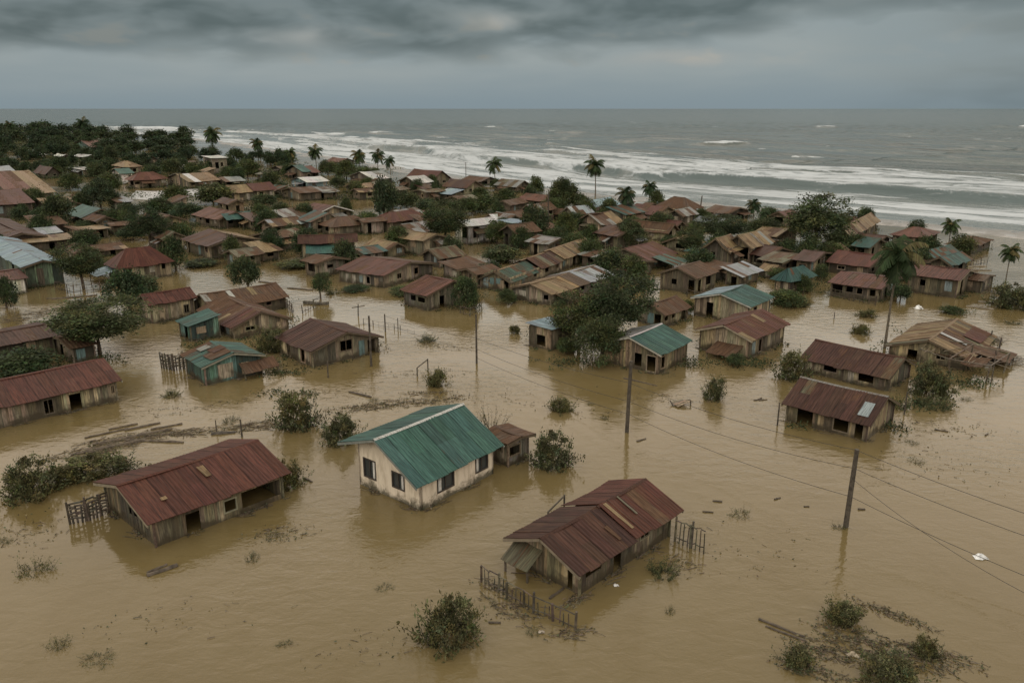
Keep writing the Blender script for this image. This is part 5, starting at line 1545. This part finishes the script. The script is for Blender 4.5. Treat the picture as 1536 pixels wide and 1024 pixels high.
def drift(name, label, spots, n, seed, twig=(.25, 1.2), leafy=.5, zmax=.06):
    """floating mat of twigs, straw and leaf scraps"""
    rng = random.Random(seed); m = MB()
    for (px, py, rx, ry, rot, wgt) in spots:
        c = at(px, py); k = 1 / metre_px(c); rx, ry = rx * k, ry * k * 2.2
        cs, sn = math.cos(R(rot)), math.sin(R(rot))
        for i in range(int(n * wgt)):
            while True:
                u, v = rng.gauss(0, .5), rng.gauss(0, .5)
                if u * u + v * v < 1.4: break
            if math.sin(u * 9 + seed) * math.sin(v * 7 + 2 * u) < -.25: continue
            x, y = c[0] + cs * u * rx - sn * v * ry, c[1] + sn * u * rx + cs * v * ry
            if rng.random() < leafy:
                l = rng.uniform(.06, .2)
                d = np.array([rng.gauss(0, 1), rng.gauss(0, 1), rng.uniform(0, .5)]); d /= np.linalg.norm(d)
                m.leaf(np.array([x, y, rng.uniform(.005, zmax)]), d, l * .5, l, vary(rng.choice([(.055, .06, .03), (.09, .075, .045), (.13, .105, .065)]), rng, .4), rng)
            else:
                L = rng.uniform(*twig); a = R(rot) + rng.gauss(0, .5)
                z = rng.uniform(0, zmax)
                m.tube([(x, y, z), (x + math.cos(a) * L * .5, y + math.sin(a) * L * .5, z + rng.uniform(-.02, .05)), (x + math.cos(a) * L, y + math.sin(a) * L, rng.uniform(0, zmax))], rng.uniform(.006, .02), vary(rng.choice([(.06, .048, .034), (.085, .066, .044), (.13, .105, .07)]), rng, .35), 4, False)
    o = m.build(name, BARK)
    return tag(o, label, 'debris', None, 'stuff')
drift('floating_debris', 'mat of twigs and straw banked up behind the plank house', [(190, 660, 70, 12, 28, 1), (130, 680, 60, 10, 30, .6), (370, 640, 60, 10, 12, .5), (270, 650, 40, 8, 10, .4)], 900, 3)
drift('floating_debris', 'scum of leaves and twigs washed up behind the cream plastered house', [(590, 606, 60, 10, 14, 1), (540, 612, 50, 8, 10, .6), (660, 600, 50, 8, 16, .5), (640, 590, 40, 5, 5, .3)], 900, 5, (.1, .6), .75)
drift('floating_debris', 'drifted raft of weeds and straw in open water at the bottom', [(1290, 962, 80, 16, -32, 1.2), (1235, 975, 60, 12, -30, .7), (1370, 985, 60, 16, -35, .7), (1335, 920, 66, 6, -42, .5), (1220, 1008, 60, 8, -20, .4), (1420, 985, 50, 10, -35, .3)], 1100, 7, (.1, .55), .8, .05)
drift('floating_debris', 'twigs drifting around the drowned fence', [(770, 915, 60, 14, -28, .8), (740, 880, 40, 8, -28, .4), (850, 950, 40, 8, 10, .4), (1010, 850, 40, 14, 20, .4), (860, 903, 30, 6, 40, .5)], 450, 9, (.1, .7), .6)
drift('floating_debris', 'scraps of leaves strewn along the open water by the poles', [(1010, 600, 120, 14, -20, .4), (1400, 700, 130, 40, -10, .4), (900, 620, 60, 20, 0, .2), (460, 590, 80, 12, 0, .4), (660, 520, 50, 8, -15, .4), (40, 800, 60, 30, 20, .4), (560, 970, 120, 20, 10, .25), (420, 800, 60, 12, 10, .5), (300, 610, 120, 16, 20, .5), (1100, 820, 160, 40, -20, .3), (780, 600, 120, 20, -10, .3), (250, 930, 160, 30, 10, .2), (1420, 640, 100, 20, -10, .5), (620, 560, 100, 10, 0, .3), (1240, 560, 60, 14, 20, .3)], 480, 11, (.1, .5), .8)
drift('floating_debris', 'wreckage of broken sticks at the end of the worn tan roof', [(1490, 540, 34, 14, -10, 1), (1470, 510, 26, 8, -10, .7), (1440, 430, 30, 6, -15, .5), (1490, 440, 20, 6, 0, .4)], 420, 13, (.4, 1.8), .3, .5)
drift('floating_debris', 'straw and rubble along the flooded lane by the edge', [(60, 470, 60, 12, 15, 1), (100, 462, 50, 10, 20, .6), (20, 480, 30, 10, 0, .5)], 380, 15, (.2, 1.2), .4, .12)

# wreck, boat-like box, dish, scraps
def wreck():
    p = at(1022, 606); r = empty('floating_crate', p, .5); tag(r, 'broken wooden crate half sunk beside the upright bush', 'crate')
    m = MB()
    for i in range(5): m.beam((-.9 + i * .02, -.5 + i * .22, .1 + .02 * i), (.5, -.5 + i * .22, .38 - .05 * i), .19, .03, vary((.16, .13, .09), random.Random(i), .4))
    m.build('boards', TIMBER, r)
    m = MB(); m.beam((.55, -.6, -.3), (.6, -.5, .42), .08, .08, DW); m.beam((-.95, -.5, -.3), (-.9, .5, .36), .08, .08, DW); m.beam((.5, .5, .1), (1.3, .3, .05), .07, .07, DW); m.build('frame', TIMBER, r)
wreck()
def canoe(px, py, L, label, col):
    p = at(px, py); m = MB(); n = 8
    for i in range(n + 1):
        q = i / n; x = (q - .5) * L; w = .42 * math.sin(math.pi * min(.96, max(.04, q))) ** .6; z = .22 + .18 * (2 * q - 1) ** 2
        m.v += [(x, -w, z), (x, -w * .7, -.05), (x, w * .7, -.05), (x, w, z)]
    for i in range(n):
        for k in range(3):
            a = i * 4 + k; m.face((a, a + 4, a + 5, a + 1), col)
    o = m.build('canoe', TIMBER, None, [float(q) for q in p]); o.rotation_euler = (0, 0, R(-12))
    o.modifiers.new('thickness', 'SOLIDIFY').thickness = .05
    tag(o, label, 'boat')
canoe(474, 456, 3.6, 'small dark canoe moored near the smallest round tree', (.10, .09, .07))
def scrap(px, py, s, label, col=(.6, .6, .58), seed=1):
    rng = random.Random(seed); p = at(px, py); m = MB(); n = 6
    for i in range(n):
        for j in range(n):
            m.v.append(((i / (n - 1) - .5) * s + rng.gauss(0, s * .05), (j / (n - 1) - .5) * s * .6 + rng.gauss(0, s * .09), .02 + (s * .22 + abs(rng.gauss(0, s * .22))) * math.sin(math.pi * i / (n - 1)) * math.sin(math.pi * j / (n - 1))))
    for i in range(n - 1):
        for j in range(n - 1):
            a = i * n + j; m.face((a, a + n, a + n + 1, a + 1), col)
    o = m.build('plastic_bag', CLOTH, None, [float(q) for q in p]); tag(o, label, 'rubbish')
    o.modifiers.new('thickness', 'SOLIDIFY').thickness = .01
scrap(1471, 836, .75, 'white plastic bag snagged on the lowest wire line at the edge', seed=1)
scrap(1379, 463, 1.0, 'white scrap floating before the big red roofed house', seed=2)
scrap(924, 878, .3, 'little white scrap beside the two level maroon roof', seed=3)
scrap(812, 948, .3, 'pale scrap at the end of the drowned fence', (.4, .34, .27), 4)
scrap(1278, 983, .55, 'pale stone coloured scrap on the drifted weed raft', (.4, .34, .25), 5)
scrap(1236, 402, 2.2, 'white rag bundle caught below the great round tree', seed=6)
scrap(500, 332, 3.0, 'pale blue tarpaulin heap beside the red gable house', (.33, .42, .48), 7)
# pale bent sheets and washed up wreckage along the beach by the brick red house
for i, (x, y, L, g) in enumerate([(1455, 405, 60, -8), (1440, 412, 40, -5), (1490, 455, 40, -28), (1470, 462, 36, -35), (1465, 400, 30, 10)]):
    plank(x, y, L, .35, g, ['long washed up beam', 'shorter washed up beam', 'sloping broken rafter', 'second broken rafter', 'cross lying washed up beam'][i] + ' near the big red roofed house', (.16, .135, .10), 'washed_up_beam')

# ------------------------------------------------------------------ scrub, reeds and rank grass between the houses
def undergrowth():
    rng = random.Random(404); m = MB()
    def tuft(x, y, r, h, n, s):
        k = rng.uniform(.55, 1.5); base = rng.choice([(.040, .052, .026), (.050, .058, .030), (.066, .066, .036)])
        cc = tuple(q * k for q in base)
        for i in range(n):
            a = rng.uniform(0, 6.283); q = r * rng.random() ** .6
            z = h * rng.random() ** 1.3 * (1.1 - q / r * .7)
            d = rdir(rng) + np.array([0, 0, .55]); d /= np.linalg.norm(d)
            l = s * rng.uniform(.6, 1.4)
            m.leaf(np.array([x + math.cos(a) * q, y + math.sin(a) * q, z - .1]), d, l * .5, l, vary(cc, rng, .35), rng)
    for (p, lc, la, ra, hw, dist) in HINFO:
        if dist < 72: continue
        c, s = math.cos(ra), math.sin(ra)
        n = int(8 + (lc + la) * .9)
        for i in range(n):
            side = rng.random()
            if side < .3: u, v = rng.uniform(0, lc), -rng.uniform(.1, 1.0)
            elif side < .55: u, v = -rng.uniform(.1, 1.0), rng.uniform(0, la)
            elif side < .8: u, v = lc + rng.uniform(.2, 2.2), rng.uniform(0, la)
            else: u, v = rng.uniform(0, lc), la + rng.uniform(.2, 2.2)
            front = side < .55
            sz = rng.uniform(.5, 1.3) * (0.8 if front else 1.5) * min(1.6, max(.8, dist / 150))
            tuft(p[0] + c * u - s * v, p[1] + s * u + c * v, sz, sz * (.55 if front else 1.1), 22 if front else 30, max(.22, dist * .0019))
    for (px, py, rx, ry, h, n) in [(740, 318, 70, 6, 2.6, 60), (700, 312, 40, 5, 2.2, 30), (790, 318, 40, 6, 2.4, 40), (380, 316, 40, 6, 2.2, 40), (330, 320, 50, 6, 2.0, 40), (240, 318, 60, 8, 2.4, 50), (60, 330, 60, 8, 2.0, 50), (100, 300, 60, 8, 2.4, 50),
                                   (500, 296, 50, 4, 2.0, 30), (610, 300, 50, 5, 2.4, 36), (640, 312, 40, 5, 2.2, 30), (100, 222, 130, 8, 4.0, 90), (200, 218, 80, 6, 4.0, 50), (30, 214, 60, 6, 4.0, 40), (900, 372, 60, 6, 1.6, 40), (860, 420, 50, 6, 1.4, 30), (870, 425, 60, 5, 1.2, 30), (1150, 376, 70, 8, 2.0, 60), (1060, 372, 60, 6, 1.8, 40),
                                   (1260, 384, 60, 5, 1.6, 40), (1410, 392, 50, 4, 1.4, 40), (1230, 424, 30, 6, 1.6, 24), (1350, 408, 40, 4, 1.4, 20), (960, 345, 50, 5, 2.0, 30), (830, 340, 50, 5, 2.0, 36), (150, 262, 120, 10, 3.0, 70), (60, 258, 100, 12, 3.0, 70),
                                   (320, 270, 60, 5, 2.4, 30), (420, 276, 40, 6, 2.4, 36), (440, 256, 60, 6, 2.6, 40), (530, 256, 60, 4, 2.4, 36), (200, 296, 40, 4, 2.4, 24), (270, 340, 40, 6, 2.0, 30), (180, 345, 60, 6, 1.8, 36), (520, 395, 30, 3, .9, 14),
                                   (730, 420, 40, 6, 1.4, 24), (1180, 455, 50, 4, .8, 24), (1440, 470, 30, 4, .9, 14), (1390, 575, 40, 6, .9, 18), (860, 545, 50, 6, 1.0, 26), (700, 462, 30, 4, 1.2, 18), (395, 548, 30, 8, 1.3, 30), (420, 560, 30, 5, .7, 20), (300, 520, 20, 6, 1.0, 14), (1130, 548, 60, 6, 1.0, 30), (1040, 545, 30, 8, 1.2, 24), (1380, 610, 50, 8, 1.0, 30), (1460, 575, 40, 6, .8, 24), (430, 590, 40, 4, .4, 14), (1200, 640, 20, 4, .4, 8), (1340, 640, 20, 6, .7, 14), (130, 540, 60, 8, 1.2, 40), (40, 560, 70, 6, 1.4, 40), (200, 480, 30, 4, 1.0, 16)]:
        c = at(px, py)
        for i in range(n):
            q = at(px + rng.gauss(0, .5) * rx, py + rng.gauss(0, .5) * ry)
            tuft(q[0], q[1], rng.uniform(.8, 2.0) * max(.7, c[1] / 170), h * rng.uniform(.5, 1.1), 20, max(.22, c[1] * .0019))
    o = m.build('undergrowth', LEAF)
    tag(o, 'rank grass, reeds and scrub standing in the flood between the houses', 'undergrowth', None, 'stuff')
undergrowth()

# pale concrete street that the flood barely covers, far off
def street():
    P = [at(*q) for q in ((192, 298), (240, 301), (318, 292), (332, 285), (300, 283), (230, 287), (204, 286))]
    m = MB(); m.v = [(p[0], p[1], .03) for p in P] + [(p[0], p[1], -.3) for p in P]
    n = len(P); m.face(range(n), (.30, .30, .29))
    for i in range(n): m.face((i, i + n, (i + 1) % n + n, (i + 1) % n), (.3, .3, .29))
    o = m.build('street', make_plain('wet_concrete', .35, .25, .12)); tag(o, 'pale concrete street just awash among the far houses', None, None, 'structure')
street()

# fences standing in the water beside the crowded houses
FG = 'broken picket fences between the crowded houses'
for i, pts in enumerate([[(300, 398), (330, 396), (372, 392)], [(420, 398), (470, 400), (530, 394)], [(455, 470), (470, 462), (482, 455)], [(690, 470), (705, 474), (722, 466)], [(1120, 404), (1140, 410), (1160, 404)], [(1030, 445), (1050, 450), (1078, 440)],
                         [(1246, 444), (1280, 452), (1312, 458)], [(1430, 396), (1455, 400), (1480, 396)], [(640, 386), (655, 390), (672, 384)], [(84, 434), (110, 440), (150, 436)], [(880, 388), (900, 382), (920, 376)], [(600, 296), (640, 300), (664, 296)],
                         [(380, 306), (410, 308), (440, 306)], [(96, 366), (130, 368), (165, 364)], [(500, 300), (520, 302), (545, 298)]]):
    f_ = fence(pts, 9 + (pts[0][1] > 380) * 3, 'broken picket fence standing in the flood between crowded houses', .7 if pts[0][1] > 380 else 1.0, 2, .12, .07, 40 + i, .15)
    f_['group'] = FG

# the wrecked hut at the edge: a leaning frame of bare poles and rafters
def wrecked_hut():
    p = at(1478, 572); rng = random.Random(31)
    r = empty('wrecked_hut', p, R(40)); tag(r, 'wrecked hut of bare leaning poles and rafters at the end of the worn tan roof', 'wrecked hut')
    W, L, H = 4.2, 6.2, 2.2
    tops = []
    for i, (x, y) in enumerate([(0, 0), (W, 0), (0, L * .5), (W, L * .5), (0, L), (W, L)]):
        t = (x + rng.uniform(-.4, .4), y + rng.uniform(-.4, .4), H * rng.uniform(.6, 1.05)); tops.append(t)
        m = MB(); m.tube([(x, y, -.9), t], [.09, .07], vary((.10, .082, .058), rng, .3), 6); m.build('post', TIMBER, r)
    for a, b in ((0, 2), (2, 4), (1, 3), (3, 5), (0, 1), (2, 3), (4, 5)):
        m = MB(); m.tube([tops[a], tops[b]], [.07, .06], vary((.10, .082, .058), rng, .3), 6); m.build('beam', TIMBER, r)
    m = MB()
    for i in range(26):
        y = L * i / 26 + rng.uniform(-.1, .1)
        if rng.random() < .3: continue
        a = (rng.uniform(-.8, 1.2), y, H * rng.uniform(.55, 1.0)); b = (W + rng.uniform(-1.5, .9), y + rng.uniform(-.8, .8), H * rng.uniform(.2, .95))
        m.tube([a, b], [.035, .03], vary((.15, .122, .085), rng, .4), 5)
    m.build('rafter_lattice', TIMBER, r)
    for (u, v, w, l, k) in ((.1, .5, 2.2, 2.0, 'rust'), (1.6, 3.4, 2.4, 2.2, 'brown')):
        m = MB(); patch(m, (u, v, 1.25), (u, v + l, 1.2), (u + w, v, 1.75), (u + w, v + l, 1.6), k, rng, corr=(.26, .011), rows=4, odd=.4, sag=.12, rag=.15)
        o = m.build('tin_sheet', TIN, r); o.modifiers.new('thickness', 'SOLIDIFY').thickness = .02
wrecked_hut()

# twigs, straw and leaves the flood has packed against the walls of the nearer houses
def wall_litter():
    rng = random.Random(606); m = MB()
    for (p, lc, la, ra, hw, dist) in HINFO:
        if dist > 112 or p[0] < -60: continue
        c, s = math.cos(ra), math.sin(ra)
        for i in range(int((lc + la) * 26)):
            on_c = rng.random() < lc / (lc + la)
            w = rng.random() * (lc if on_c else la)
            if math.sin(w * 1.7 + p[0]) + .6 * math.sin(w * 4.1 + p[1]) < -.1: continue
            o = -abs(rng.gauss(0, .22)) - .04
            u, v = (w, o) if on_c else (o, w)
            x, y = p[0] + c * u - s * v, p[1] + s * u + c * v
            if rng.random() < .6:
                l = rng.uniform(.07, .24); d = np.array([rng.gauss(0, 1), rng.gauss(0, 1), rng.uniform(0, .8)]); d /= np.linalg.norm(d)
                m.leaf(np.array([x, y, rng.uniform(.005, .09)]), d, l * .5, l, vary(rng.choice([(.045, .052, .026), (.07, .06, .036), (.10, .082, .05)]), rng, .4), rng)
            else:
                a = ra + (0 if on_c else math.pi / 2) + rng.gauss(0, .4); L = rng.uniform(.2, .9)
                m.tube([(x, y, rng.uniform(.01, .06)), (x + math.cos(a) * L, y + math.sin(a) * L, rng.uniform(.01, .1))], rng.uniform(.008, .022), vary((.075, .06, .042), rng, .4), 4, False)
    tag(m.build('floating_debris', BARK), 'twigs and leaves packed along the walls of the nearer houses', 'debris', None, 'stuff')
wall_litter()
